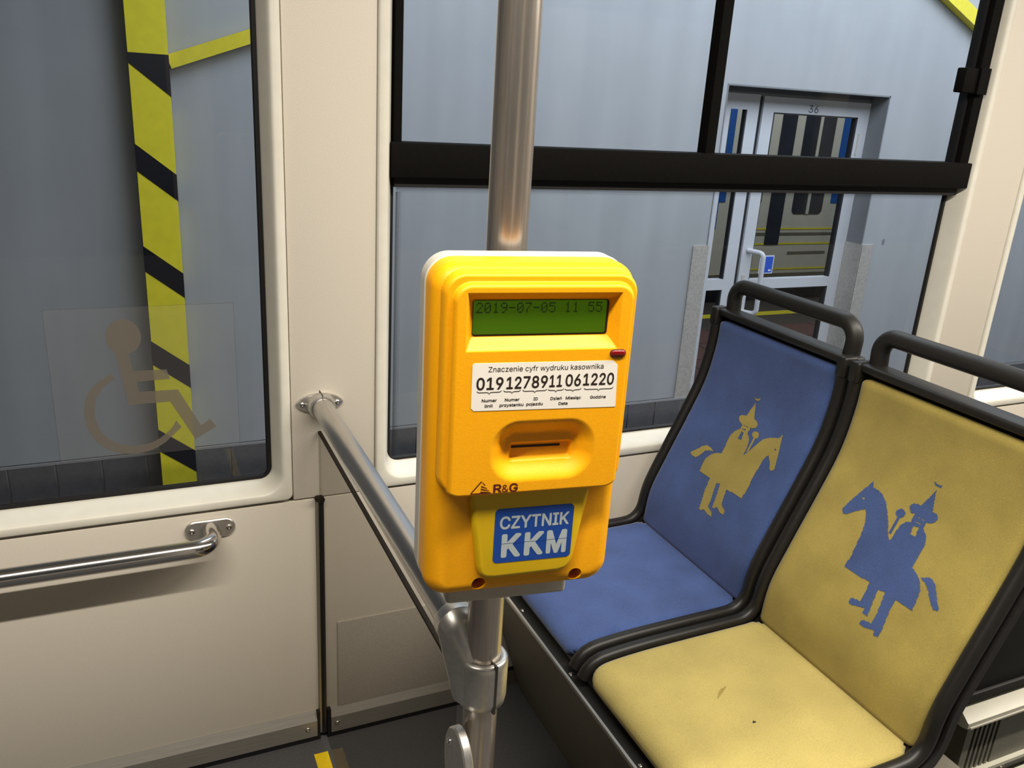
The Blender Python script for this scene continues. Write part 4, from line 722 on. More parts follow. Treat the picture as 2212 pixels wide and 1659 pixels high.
'BC':(510,'240 -26 286 -27 336 -18 374 -3 404 15 443 51 463 77 480 112 492 159 486 172 471 180 409 180 398 175 392 168 381 139 366 115 351 101 327 85 298 76 262 73 224 80 198 91 176 106 156 129 144 151 133 180 126 212 124 256 126 295 138 345 153 374 171 399 212 425 245 434 292 434 324 425 358 403 380 370 391 342 406 330 465 329 483 335 490 345 492 356 477 403 466 427 433 470 389 504 359 519 333 527 271 537 233 534 204 527 165 514 133 495 120 486 79 445 59 415 44 386 23 309 20 230 27 180 47 118 62 89 85 56 129 15 156 -2 180 -12','49 50 51 49 51 52 48 49 52 48 52 53 47 48 53 47 53 54 46 47 54 46 54 55 46 55 56 45 46 56 45 56 34 34 56 33 33 56 57 45 34 35 32 33 57 44 45 35 44 35 36 31 32 57 31 57 58 43 44 36 43 36 37 30 31 58 30 58 59 29 30 59 43 37 38 42 43 38 41 42 38 28 29 59 41 38 39 40 41 39 28 59 60 27 28 60 26 27 60 26 60 61 25 26 61 9 10 11 9 11 12 24 25 61 24 61 62 9 12 13 8 9 13 8 13 14 7 8 14 23 24 62 7 14 15 22 23 62 22 62 63 7 15 16 6 7 16 21 22 63 6 16 17 20 21 63 20 63 64 6 17 18 19 20 64 5 6 18 5 18 19 5 19 64 5 64 65 4 5 65 3 4 65 3 65 66 3 66 67 2 3 67 2 67 0 1 2 0'),
'BD':(502,'60 -19 244 -20 300 -11 338 2 373 22 391 35 430 75 458 125 474 175 481 213 481 296 468 357 453 396 432 432 400 468 379 484 347 504 303 520 273 526 244 529 67 529 53 525 46 519 40 499 40 10 46 -10 150 77 145 87 146 428 156 432 223 432 256 429 300 416 334 393 344 381 362 351 371 325 378 287 378 225 374 201 365 166 350 137 327 110 306 96 282 86 220 77','18 19 20 18 20 21 17 18 21 17 21 22 16 17 22 16 22 23 15 16 23 15 23 29 29 23 28 28 23 24 14 15 29 13 14 30 30 14 29 13 30 31 12 13 31 12 31 32 27 28 24 12 32 33 11 12 33 11 33 34 11 34 35 10 11 35 10 35 36 10 36 37 9 10 37 9 37 38 9 38 39 8 9 39 8 39 40 7 8 40 7 40 41 7 41 42 6 7 42 6 42 43 6 43 44 26 27 24 6 44 45 45 26 24 6 45 24 5 6 24 4 5 24 3 4 24 3 24 25 2 3 25 2 25 0 1 2 0'),
'BG':(520,'240 -26 292 -27 356 -12 384 1 406 15 446 51 469 83 492 142 499 186 499 248 492 266 474 275 292 276 274 271 265 262 261 248 261 203 267 189 274 183 289 179 389 177 392 171 383 142 359 105 342 93 312 79 259 73 224 80 198 91 167 115 147 145 135 171 126 215 126 292 136 339 159 383 176 403 204 422 218 428 245 434 286 434 312 428 333 419 358 401 379 368 391 342 400 333 409 330 471 330 487 339 493 356 480 398 466 427 449 451 414 486 371 513 330 527 301 534 265 537 230 534 168 516 145 504 111 480 88 456 62 422 35 362 23 309 20 280 20 227 23 201 41 130 54 102 71 74 115 26 165 -6 198 -18','57 58 59 56 57 59 56 59 60 55 56 60 55 60 61 54 55 61 54 61 62 53 54 62 53 62 63 53 63 64 52 53 40 40 53 39 39 53 64 52 40 41 38 39 64 52 41 42 37 38 64 51 52 42 37 64 65 36 37 65 51 42 43 35 36 65 51 43 44 50 51 44 34 35 65 50 44 45 34 65 66 49 50 45 49 45 46 48 49 46 33 34 66 48 46 47 33 66 67 32 33 67 32 67 68 11 12 13 10 11 13 10 13 14 9 10 14 9 14 15 8 9 15 8 15 16 32 68 69 31 32 69 8 16 17 31 69 70 8 17 18 7 8 20 20 8 18 20 18 19 7 20 21 7 21 22 30 31 70 29 30 70 6 7 22 6 22 23 29 70 71 28 29 71 6 23 24 28 71 72 6 24 25 27 28 72 5 6 25 26 27 72 5 25 26 26 72 73 5 26 73 4 5 73 4 73 74 3 4 74 2 3 74 2 74 75 1 2 75 1 75 0'),
'BI':(300,'31 -19 262 -20 277 -16 287 -4 290 7 290 49 283 67 265 76 209 77 205 87 205 425 212 432 268 433 280 439 286 446 290 460 289 504 283 520 268 528 38 529 24 525 13 513 11 501 11 460 18 441 35 433 91 432 97 429 99 422 99 84 91 77 33 75 21 70 15 63 11 49 11 4 17 -10','18 19 20 17 18 20 17 20 21 16 17 21 16 21 22 15 16 22 15 22 23 14 15 23 14 23 24 13 14 24 13 24 25 12 13 25 11 12 25 11 25 26 10 11 26 10 26 27 10 27 28 9 10 28 9 28 29 8 9 29 8 29 30 7 8 30 7 30 31 6 7 31 6 31 32 6 32 33 5 6 33 5 33 34 4 5 34 4 34 35 3 4 35 3 35 36 2 3 36 2 36 0 1 2 0'),
'BK':(467,'60 -19 120 -20 132 -16 141 -7 145 7 146 157 159 176 194 210 203 204 340 10 362 -14 379 -20 441 -20 456 -16 463 -10 467 1 463 13 270 287 273 294 391 420 463 496 466 504 466 513 459 523 444 529 370 529 356 525 325 496 150 307 147 308 145 316 145 499 141 516 132 525 117 529 65 529 46 519 40 499 40 10 46 -10','24 25 26 33 34 35 23 24 26 33 35 36 23 26 27 32 33 36 22 23 27 32 36 37 31 32 37 21 22 27 20 21 27 30 31 37 30 37 38 19 20 27 19 27 28 18 19 28 29 30 38 28 29 38 18 28 6 6 28 38 17 18 6 16 17 8 8 17 7 7 17 6 16 8 9 5 6 38 4 5 38 15 16 9 15 9 10 4 38 39 3 4 39 14 15 10 2 3 39 13 14 10 2 39 0 13 10 11 1 2 0 12 13 11'),
'BM':(628,'60 -19 120 -20 135 -12 141 1 142 278 144 291 147 292 265 -1 279 -16 300 -21 341 -20 353 -14 359 -7 473 281 479 292 482 291 485 1 493 -13 509 -20 562 -20 576 -16 585 -7 589 7 590 307 589 499 585 516 576 525 562 529 482 529 467 525 459 516 452 501 320 156 315 147 309 156 169 516 159 525 144 529 67 529 53 525 44 516 40 499 40 10 46 -10','26 27 28 26 28 29 36 37 38 36 38 39 35 36 39 25 26 29 25 29 30 35 39 40 25 30 31 24 25 31 34 35 40 34 40 41 24 31 32 23 24 14 14 24 32 34 41 6 6 41 5 5 41 42 22 23 15 15 23 14 13 14 32 34 6 7 22 15 16 4 5 42 12 13 32 3 4 42 12 32 33 33 34 7 12 33 7 3 42 43 21 22 16 21 16 17 2 3 43 12 7 8 20 21 17 11 12 8 2 43 0 1 2 0 20 17 18 10 11 8 19 20 18 10 8 9'),
'BN':(523,'60 -19 123 -20 138 -12 144 1 145 322 147 334 150 335 369 -7 379 -16 397 -21 459 -20 477 -10 484 10 484 499 477 519 463 528 400 528 387 522 379 507 378 187 376 175 373 174 151 519 141 526 123 529 65 529 46 519 40 499 40 10 46 -10','23 24 25 23 25 26 15 16 17 14 15 17 22 23 26 14 17 18 13 14 18 21 22 26 21 26 27 13 18 19 12 13 19 21 27 6 6 27 5 5 27 28 21 6 7 4 5 28 3 4 28 12 19 20 12 20 21 12 21 7 11 12 7 3 28 29 2 3 29 11 7 8 10 11 8 2 29 0 1 2 0 10 8 9'),
'BR':(449,'60 -19 120 -20 132 -16 141 -7 145 10 146 169 149 175 156 176 229 176 238 172 333 -4 341 -14 359 -20 415 -21 438 -14 446 -1 443 13 344 196 347 201 370 218 394 241 412 271 424 304 430 340 427 390 415 428 406 446 387 472 359 496 315 518 259 529 67 529 50 523 43 513 40 499 40 10 46 -10 150 277 146 281 145 290 145 422 149 431 244 432 276 426 302 413 317 396 325 363 325 340 321 319 306 296 282 282 262 277','29 30 31 29 31 32 29 32 33 28 29 33 28 33 34 28 34 41 41 34 40 40 34 35 27 28 41 26 27 41 25 26 42 42 26 41 25 42 43 24 25 43 24 43 44 39 40 35 24 44 45 24 45 46 23 24 46 23 46 47 22 23 47 22 47 48 22 48 49 21 22 49 21 49 50 38 39 35 21 50 51 37 38 35 51 37 6 6 37 35 21 51 6 20 21 6 19 20 7 7 20 6 18 19 7 17 18 7 16 17 9 9 17 8 8 17 7 5 6 35 16 9 10 4 5 35 15 16 10 3 4 35 3 35 36 14 15 10 14 10 11 2 3 36 2 36 0 13 14 11 13 11 12 1 2 0'),
'BT':(449,'194 -19 254 -20 269 -12 275 4 277 428 286 432 413 433 429 440 437 457 437 507 431 519 421 526 407 529 257 529 39 529 20 522 12 504 12 457 16 445 24 437 39 432 163 432 172 428 173 7 179 -10','12 13 14 11 12 14 11 14 15 10 11 15 10 15 16 9 10 16 8 9 16 8 16 17 7 8 17 7 17 18 7 18 19 6 7 19 6 19 20 5 6 20 5 20 21 4 5 21 4 21 22 3 4 22 3 22 23 3 23 24 2 3 24 2 24 0 1 2 0'),
'BY':(472,'205 -19 265 -20 277 -16 286 -7 290 10 291 207 460 478 473 504 468 520 450 529 388 529 371 523 359 510 250 332 238 314 233 316 103 523 86 529 21 529 6 523 -2 510 -1 501 9 484 183 204 184 7 190 -10','9 10 11 16 17 18 8 9 11 16 18 19 8 11 12 15 16 19 15 19 20 7 8 12 7 12 13 15 20 21 6 7 13 15 21 22 15 22 23 5 6 13 5 13 14 14 15 23 5 14 23 4 5 23 4 23 24 3 4 24 3 24 25 2 3 25 2 25 0 1 2 0'),
'BZ':(438,'40 -19 392 -20 406 -16 415 -8 420 7 419 51 413 66 404 73 389 76 168 77 160 81 411 449 417 466 416 504 411 519 396 528 48 529 33 525 24 516 20 501 20 457 26 443 36 435 51 432 268 432 278 428 24 54 20 40 21 1 27 -12','15 16 17 14 15 17 14 17 18 13 14 18 13 18 19 12 13 19 12 19 20 11 12 20 11 20 21 10 11 25 25 11 24 24 11 21 24 21 22 24 22 23 10 25 26 9 10 26 8 9 26 7 8 26 6 7 26 5 6 26 5 26 27 4 5 27 4 27 28 3 4 28 3 28 29 2 3 29 2 29 0 1 2 0'),
'Ba':(389,'136 -28 176 -29 197 -25 232 -13 255 0 267 -14 285 -20 332 -20 344 -16 352 -7 357 11 357 269 350 305 329 347 294 378 244 399 197 406 147 400 105 386 67 362 42 334 25 302 23 293 26 284 41 271 94 255 111 259 138 293 155 304 173 309 214 309 229 305 244 295 253 278 254 258 247 249 129 232 88 220 70 211 52 200 35 183 20 158 10 125 10 96 14 75 26 43 44 18 70 -5 94 -16 161 66 135 72 120 81 113 96 115 122 120 129 141 140 211 152 247 158 253 155 254 122 244 99 227 81 208 72 179 65','15 16 17 15 17 18 14 15 18 14 18 19 13 14 19 13 19 20 12 13 20 12 20 30 30 20 29 29 20 21 12 30 31 28 29 21 12 31 32 11 12 32 27 28 21 27 21 22 11 32 33 26 27 22 26 22 23 26 23 24 11 33 34 26 24 25 10 11 34 10 34 35 10 35 58 58 35 36 58 36 57 57 36 37 57 37 38 57 38 39 57 39 40 57 40 41 56 57 41 56 41 42 10 58 59 55 56 42 54 55 42 53 54 42 53 42 43 10 59 60 52 53 43 10 60 61 51 52 43 51 43 44 10 61 62 50 51 44 50 44 45 10 62 63 49 50 45 63 49 45 10 63 45 10 45 46 10 46 47 9 10 4 4 10 47 9 4 5 3 4 47 3 47 48 8 9 5 2 3 48 8 5 6 7 8 6 2 48 0 1 2 0'),
'Bc':(396,'184 -27 224 -29 247 -25 291 -10 312 2 346 32 363 52 374 76 382 105 378 114 368 121 309 135 291 127 268 89 241 72 227 68 189 68 162 78 149 87 138 102 126 126 120 149 117 202 120 229 131 261 143 282 162 298 177 305 194 309 218 309 239 305 257 296 274 279 289 251 297 245 310 243 368 260 377 270 380 279 377 293 357 332 333 359 294 385 250 400 233 403 177 403 121 385 94 368 61 334 38 299 23 261 14 208 17 143 33 87 53 51 91 11 130 -13','43 44 45 43 45 46 42 43 46 41 42 46 41 46 47 41 47 48 40 41 48 40 48 49 39 40 29 29 40 28 28 40 49 39 29 30 27 28 49 39 30 31 26 27 49 26 49 50 25 26 50 39 31 32 38 39 32 24 25 50 37 38 32 37 32 33 36 37 33 23 24 50 23 50 51 35 36 33 35 33 34 22 23 51 22 51 52 21 22 52 20 21 52 20 52 53 10 11 12 10 12 13 19 20 53 9 10 13 8 9 13 7 8 13 18 19 53 7 13 14 17 18 53 17 53 54 16 17 54 6 7 14 6 14 15 6 15 16 6 16 54 5 6 54 5 54 55 4 5 55 4 55 56 3 4 56 2 3 56 2 56 0 1 2 0'),
'Bd':(424,'172 -27 212 -29 233 -25 264 -13 289 5 293 2 302 -13 315 -19 368 -20 384 -13 392 2 393 505 386 521 371 529 312 529 300 524 293 514 290 473 289 378 283 377 247 397 221 403 168 403 121 388 86 365 53 329 32 290 20 252 14 211 14 164 23 114 41 67 58 40 94 5 130 -16 183 69 165 76 149 87 126 126 117 173 120 229 131 264 153 293 177 306 194 309 222 308 241 302 260 290 279 261 290 220 290 158 280 120 259 86 227 69','12 13 14 12 14 15 12 15 16 11 12 16 11 16 17 10 11 17 10 17 18 20 21 22 20 22 23 19 20 23 19 23 24 10 18 19 10 19 48 48 19 47 47 19 46 46 19 24 46 24 45 45 24 25 45 25 44 44 25 26 43 44 26 42 43 26 41 42 26 41 26 27 40 41 27 10 48 49 40 27 28 39 40 28 10 49 50 39 28 29 38 39 29 38 29 30 10 50 51 37 38 30 10 51 52 37 30 31 36 37 31 10 52 53 35 36 31 10 53 35 10 35 31 10 31 32 10 32 4 4 32 33 10 4 5 3 4 33 3 33 34 9 10 5 9 5 6 8 9 6 8 6 7 2 3 34 2 34 0 1 2 0'),
'Be':(404,'187 -27 230 -29 250 -25 291 -13 315 -1 341 18 366 46 382 82 381 96 368 109 303 125 290 117 272 87 253 74 215 66 189 69 156 81 139 98 123 126 121 144 130 148 362 148 377 151 387 158 393 173 393 199 387 246 371 300 347 339 306 376 277 391 250 400 230 403 180 403 133 391 109 379 83 359 56 329 41 306 29 279 20 249 14 211 14 161 29 96 50 54 89 13 118 -7 139 -16 127 242 123 246 123 252 136 276 153 294 174 305 191 309 221 309 241 303 261 290 268 282 282 255 283 246 280 243','31 32 33 31 33 34 30 31 34 29 30 34 29 34 35 29 35 36 28 29 36 28 36 37 27 28 37 27 37 55 55 37 54 54 37 38 53 54 38 27 55 56 53 38 39 52 53 39 27 56 57 26 27 57 51 52 39 26 57 58 26 58 59 51 39 40 50 51 40 26 59 60 49 50 40 49 40 41 25 26 60 25 60 61 48 49 41 25 61 48 25 48 41 25 41 42 24 25 42 23 24 42 23 42 20 20 42 19 19 42 43 22 23 20 21 22 20 18 19 43 17 18 43 9 10 11 9 11 12 8 9 12 16 17 43 7 8 12 16 43 44 7 12 13 6 7 13 15 16 44 6 13 14 14 15 44 6 14 44 6 44 45 5 6 45 4 5 45 4 45 46 3 4 46 3 46 47 2 3 47 2 47 0 1 2 0'),
'Bi':(167,'53 -19 113 -20 128 -12 135 4 135 372 129 390 115 399 55 399 40 391 33 375 33 7 39 -10 68 425 96 424 113 430 134 448 146 475 146 493 137 514 117 534 99 542 75 544 52 534 31 514 22 493 22 475 33 449 49 433','6 7 8 5 6 8 5 8 9 4 5 9 4 9 10 3 4 10 3 10 11 2 3 11 2 11 0 1 2 0 20 21 22 19 20 22 19 22 23 18 19 23 17 18 23 17 23 24 16 17 24 16 24 25 15 16 25 15 25 26 15 26 27 14 15 27 14 27 12 13 14 12'),
'Bj':(167,'-10 -162 18 -163 39 -159 62 -152 86 -139 116 -106 131 -65 134 -44 134 371 128 388 113 397 53 397 39 389 32 373 31 -44 27 -56 21 -62 -14 -69 -27 -82 -30 -94 -29 -141 -23 -154 73 423 89 422 115 432 139 455 146 473 145 494 134 518 118 533 92 543 83 545 68 542 42 528 29 512 20 485 23 468 32 450 53 431','10 11 12 9 10 12 9 12 13 8 9 13 8 13 14 7 8 14 6 7 14 6 14 15 6 15 16 6 16 17 5 6 17 5 17 18 5 18 19 5 19 20 4 5 20 3 4 20 3 20 21 2 3 21 2 21 0 1 2 0 30 31 32 29 30 32 29 32 33 28 29 33 28 33 34 27 28 34 27 34 35 26 27 35 26 35 36 25 26 36 25 36 37 24 25 37 24 37 38 23 24 38 23 38 22'),
'Bk':(381,'53 -19 110 -20 122 -16 131 -7 135 7 135 131 142 141 151 147 157 143 283 -14 301 -20 363 -20 378 -16 385 -10 389 1 384 16 232 207 229 216 372 365 377 375 375 387 369 394 357 399 289 400 275 396 139 261 135 269 135 499 132 513 122 525 107 529 57 529 38 519 32 499 32 10 38 -10','29 30 31 29 31 32 28 29 32 28 32 33 27 28 33 26 27 33 26 33 34 22 23 24 21 22 24 21 24 25 20 21 25 19 20 25 18 19 25 17 18 25 25 26 34 17 25 6 6 25 34 16 17 6 15 16 7 7 16 6 15 7 8 15 8 9 5 6 34 4 5 34 14 15 9 4 34 35 3 4 35 13 14 9 2 3 35 12 13 9 2 35 0 12 9 10 1 2 0 11 12 10'),
'Bl':(189,'117 -22 154 -23 183 -17 195 -7 200 11 193 43 183 65 166 74 142 73 135 81 135 502 129 520 116 528 54 529 39 521 32 505 32 78 42 34 59 8 83 -10','12 13 14 11 12 14 11 14 15 10 11 15 10 15 16 9 10 16 8 9 16 8 16 17 6 7 8 6 8 17 5 6 17 4 5 17 4 17 18 3 4 18 3 18 19 2 3 19 2 19 0 1 2 0'),
'Bm':(610,'53 -19 110 -20 125 -14 132 -4 135 10 135 257 140 275 153 293 166 302 186 309 216 308 231 304 243 293 251 278 253 7 260 -12 281 -20 333 -20 348 -12 354 1 356 254 363 281 377 299 401 308 436 308 463 295 472 281 476 257 476 19 481 -8 489 -16 501 -20 557 -19 570 -10 576 4 576 284 560 334 546 354 523 378 501 392 472 402 454 406 416 405 381 396 357 385 319 356 281 390 239 405 204 406 186 402 163 393 136 378 131 381 122 394 110 399 60 400 39 391 32 369 32 7 38 -10','40 41 42 47 48 49 40 42 43 46 47 49 39 40 43 46 49 50 54 55 56 53 54 56 39 43 44 52 53 56 46 50 51 38 39 44 52 56 57 45 46 51 38 44 45 51 52 57 37 38 45 45 51 57 45 57 8 8 57 7 7 57 6 6 57 58 37 45 9 9 45 8 36 37 9 35 36 24 24 36 9 24 9 10 35 24 25 23 24 10 22 23 10 22 10 11 22 11 12 21 22 12 35 25 26 21 12 13 34 35 26 20 21 13 34 26 27 20 13 14 5 6 58 34 27 28 4 5 58 19 20 14 34 28 29 3 4 58 19 14 15 3 58 59 33 34 29 18 19 15 2 3 59 33 29 30 32 33 30 2 59 0 17 18 15 17 15 16 1 2 0 32 30 31'),
'Bn':(410,'53 -19 110 -20 125 -14 132 -4 135 10 135 249 140 266 151 284 178 304 204 309 236 305 257 294 270 272 276 240 276 7 285 -13 301 -20 351 -20 366 -16 373 -10 379 7 379 119 379 237 375 278 363 319 355 337 319 376 289 393 260 402 233 406 195 402 166 392 136 375 132 378 123 393 110 399 60 400 48 397 36 387 32 372 32 10 38 -10','28 29 30 27 28 30 27 30 31 35 36 37 34 35 37 34 37 38 26 27 31 33 34 38 26 31 32 33 38 39 32 33 39 25 26 32 25 32 39 25 39 9 9 39 8 8 39 7 7 39 6 6 39 40 24 25 9 23 24 10 10 24 9 23 10 11 23 11 12 22 23 12 22 12 13 5 6 40 4 5 40 22 13 14 21 22 14 20 21 14 3 4 40 3 40 41 19 20 14 19 14 15 2 3 41 18 19 15 2 41 0 18 15 16 1 2 0 17 18 16'),
'Bo':(415,'184 -27 224 -29 259 -22 294 -9 327 13 362 51 380 84 395 126 401 164 402 208 392 261 378 299 360 329 322 367 300 382 253 400 233 403 180 403 150 397 121 385 94 368 58 332 41 305 23 261 14 214 14 167 20 126 33 87 53 52 83 18 103 2 130 -13 183 69 165 76 149 87 126 126 117 173 120 226 132 264 143 282 159 296 177 305 194 309 230 307 241 304 259 294 274 279 286 258 299 205 296 149 280 108 262 84 230 69','15 16 17 15 17 18 14 15 18 14 18 19 14 19 20 13 14 20 13 20 21 12 13 21 12 21 22 11 12 42 42 12 22 11 42 43 41 42 22 11 43 44 40 41 22 40 22 23 11 44 45 10 11 45 39 40 23 10 45 46 38 39 23 10 46 47 37 38 23 9 10 47 37 23 24 9 47 48 36 37 24 36 24 25 8 9 48 8 48 49 35 36 25 35 25 26 7 8 49 7 49 50 6 7 50 34 35 26 34 26 27 6 50 51 33 34 27 33 27 28 5 6 51 5 51 52 32 33 28 52 32 28 5 52 28 5 28 29 4 5 29 4 29 30 3 4 30 3 30 31 2 3 31 2 31 0 1 2 0'),
'Bp':(424,'53 -162 110 -163 122 -159 131 -150 135 -135 136 0 142 1 181 -21 207 -28 248 -28 269 -24 298 -14 331 5 352 23 384 68 402 115 408 144 411 209 402 262 387 303 369 332 350 356 328 374 301 389 248 404 210 404 189 400 160 389 136 374 132 376 122 392 107 398 57 398 45 394 36 385 32 368 32 -135 38 -153 216 67 183 74 157 97 141 129 135 153 132 194 142 253 156 279 172 295 189 305 225 310 248 306 266 297 290 271 305 226 308 182 299 126 279 91 254 73','23 24 25 23 25 26 23 26 27 30 31 32 30 32 33 30 33 34 29 30 34 23 27 28 22 23 28 29 34 35 28 29 35 21 22 28 21 28 35 21 35 47 47 35 46 46 35 45 45 35 44 44 35 36 20 21 47 19 20 48 48 20 47 19 48 49 19 49 50 18 19 50 18 50 51 18 51 52 17 18 52 43 44 36 17 52 53 16 17 53 42 43 36 16 53 54 41 42 36 15 16 54 40 41 36 15 54 55 14 15 55 39 40 36 14 55 56 38 39 5 5 39 36 14 56 38 13 14 38 13 38 6 6 38 5 12 13 6 11 12 6 11 6 7 4 5 36 10 11 7 10 7 8 9 10 8 3 4 36 3 36 37 2 3 37 2 37 0 1 2 0'),
'Br':(259,'53 -19 110 -20 125 -14 132 -4 135 10 136 257 150 284 169 298 201 306 239 303 251 307 260 316 264 334 264 375 261 387 248 402 228 406 183 402 133 380 122 394 104 400 54 399 42 394 35 384 32 369 32 7 38 -10','15 16 17 15 17 18 14 15 18 19 20 21 19 21 22 18 19 22 18 22 23 13 14 18 18 23 24 13 18 24 12 13 24 12 24 7 7 24 6 6 24 5 5 24 25 11 12 8 8 12 7 10 11 8 9 10 8 4 5 25 3 4 25 3 25 26 2 3 26 2 26 0 1 2 0'),
'Bs':(365,'156 -27 199 -29 222 -25 263 -13 287 -1 300 8 331 40 343 64 350 87 350 129 343 149 334 167 313 192 299 203 269 217 234 229 158 248 137 258 132 264 130 284 136 296 158 308 178 312 199 312 228 303 237 293 255 266 269 258 325 270 340 282 343 293 331 326 318 346 290 374 263 390 234 400 196 404 161 403 140 400 102 386 84 376 63 359 45 337 34 314 27 287 27 258 38 223 48 208 75 180 102 165 131 155 222 132 237 124 246 114 247 96 240 83 222 72 190 65 169 66 137 75 122 90 109 117 93 126 46 117 28 111 19 102 16 90 27 55 42 32 63 9 87 -7 108 -16','35 36 37 35 37 38 34 35 38 34 38 39 33 34 39 33 39 40 33 40 41 32 33 41 32 41 42 31 32 42 31 42 43 30 31 23 23 31 22 22 31 43 22 43 44 21 22 44 30 23 24 20 21 44 30 24 25 19 20 44 29 30 25 29 25 26 19 44 45 18 19 45 28 29 26 27 28 26 17 18 45 17 45 46 16 17 46 15 16 46 14 15 46 14 46 47 13 14 47 13 47 48 12 13 48 11 12 48 11 48 49 10 11 49 10 49 50 10 50 51 9 10 51 9 51 52 8 9 52 61 62 63 8 52 53 61 63 64 60 61 64 8 53 54 60 64 65 60 65 66 8 54 55 60 66 67 59 60 67 7 8 55 7 55 56 58 59 67 7 56 57 57 58 67 7 57 67 6 7 67 6 67 68 5 6 68 5 68 69 5 69 70 4 5 70 3 4 70 3 70 71 2 3 71 2 71 0 1 2 0'),
'Bt':(227,'148 -23 184 -25 214 -19 227 -9 232 6 223 50 215 65 199 72 164 70 152 75 148 83 149 303 155 307 199 308 214 314 224 333 224 368 220 386 211 395 196 399 155 399 149 402 148 465 141 483 134 489 120 493 70 493 54 486 45 468 44 403 37 399 8 398 -7 390 -14 374 -14 339 -10 321 -1 312 11 308 40 307 45 300 45 77 56 39 69 18 87 0 114 -15','24 25 26 24 26 27 23 24 27 23 27 28 22 23 28 22 28 29 21 22 29 21 29 30 20 21 30 19 20 30 19 30 31 18 19 31 18 31 32 17 18 32 17 32 33 16 17 33 16 33 34 15 16 34 15 34 35 14 15 35 14 35 36 13 14 36 13 36 37 12 13 37 12 37 38 11 12 38 11 38 39 10 11 39 10 39 40 9 10 40 9 40 41 8 9 41 6 7 8 6 8 41 5 6 41 4 5 41 4 41 42 4 42 43 3 4 43 3 43 44 2 3 44 2 44 0 1 2 0'),
'Bu':(410,'161 -24 195 -26 216 -22 237 -15 272 2 278 -1 286 -14 298 -19 354 -19 370 -12 378 2 378 379 370 393 354 400 301 400 282 390 276 370 276 143 269 114 255 90 231 75 213 71 186 71 160 81 145 96 135 126 135 370 132 385 122 396 107 401 57 400 38 390 32 370 32 126 39 85 57 40 88 5 119 -13','28 29 30 12 13 14 12 14 15 28 30 31 27 28 31 11 12 15 11 15 16 27 31 32 26 27 32 10 11 16 10 16 17 25 26 32 25 32 33 10 17 18 24 25 33 24 33 34 10 18 19 23 24 34 10 19 20 23 34 35 22 23 35 10 20 21 10 21 22 10 22 35 10 35 36 10 36 4 4 36 37 10 4 5 3 4 37 9 10 5 9 5 6 8 9 6 3 37 0 8 6 7 2 3 0 1 2 0'),
'By':(389,'67 -164 107 -165 139 -157 160 -147 194 -117 219 -73 384 356 389 377 381 393 363 399 310 399 298 395 288 386 201 148 195 139 189 146 111 365 99 389 81 399 25 399 10 395 1 386 -1 374 4 359 140 0 125 -47 111 -64 101 -69 63 -67 51 -72 42 -84 29 -129 29 -144 42 -157','8 9 10 18 19 20 8 10 11 17 18 20 8 11 12 17 20 21 7 8 12 16 17 21 7 12 13 16 21 22 6 7 13 16 22 23 15 16 23 15 23 24 5 6 13 5 13 14 14 15 24 5 14 24 5 24 25 5 25 26 5 26 27 27 28 29 5 27 29 5 29 30 4 5 30 4 30 31 3 4 31 3 31 32 3 32 33 2 3 33 1 2 33 1 33 0'),
'Bz':(380,'42 -19 331 -20 346 -16 353 -10 359 4 359 49 355 63 346 72 328 76 175 77 168 81 349 322 353 337 353 375 347 390 337 397 323 400 58 400 43 397 33 390 27 375 27 331 31 316 40 307 58 303 205 303 211 299 25 54 21 40 22 1 28 -12','15 16 17 15 17 18 14 15 18 14 18 19 13 14 19 13 19 20 12 13 20 12 20 21 11 12 21 11 21 22 10 11 26 26 11 25 25 11 22 25 22 23 25 23 24 10 26 27 9 10 27 8 9 27 7 8 27 6 7 27 5 6 27 5 27 28 4 5 28 4 28 29 3 4 29 3 29 30 2 3 30 2 30 0 1 2 0'),
'Bą':(389,'280 -164 314 -165 344 -157 364 -148 375 -132 365 -97 358 -82 351 -73 335 -67 308 -74 303 -70 301 -64 308 -48 351 -11 357 6 357 271 353 295 341 328 330 345 304 371 273 389 214 405 176 405 155 402 123 393 94 380 73 366 44 336 27 309 23 292 32 276 52 267 94 255 105 255 115 262 128 283 141 295 164 307 185 310 205 311 226 307 241 298 249 289 254 268 253 256 249 250 120 230 82 217 55 202 23 165 10 124 10 95 17 65 28 39 45 18 73 -6 117 -23 155 -30 212 -23 214 -26 198 -70 198 -91 208 -117 216 -129 241 -151 147 68 126 77 115 89 113 112 119 127 129 135 147 142 223 154 247 158 253 153 253 118 238 90 214 74 194 68','21 22 23 20 21 23 20 23 24 20 24 25 19 20 25 19 25 26 18 19 26 18 26 27 17 18 27 17 27 28 16 17 39 39 17 28 16 39 40 38 39 28 37 38 28 37 28 29 36 37 29 16 40 41 16 41 42 35 36 29 15 16 42 35 29 30 15 42 43 34 35 30 34 30 31 14 15 43 14 43 44 34 31 32 33 34 32 14 44 45 14 45 74 74 45 73 73 45 46 73 46 47 73 47 48 73 48 49 73 49 50 72 73 50 71 72 50 14 74 75 70 71 50 69 70 50 68 69 50 68 50 51 14 75 76 67 68 51 67 51 52 14 76 77 66 67 52 65 66 52 14 77 78 78 65 52 14 78 52 14 52 53 14 53 54 14 54 55 13 14 55 13 55 56 12 13 58 58 13 56 12 58 59 57 58 56 12 59 60 11 12 60 10 11 60 7 8 9 9 10 60 9 60 61 6 7 9 6 9 61 5 6 61 5 61 62 4 5 62 4 62 63 4 63 64 3 4 64 2 3 64 2 64 0 1 2 0'),
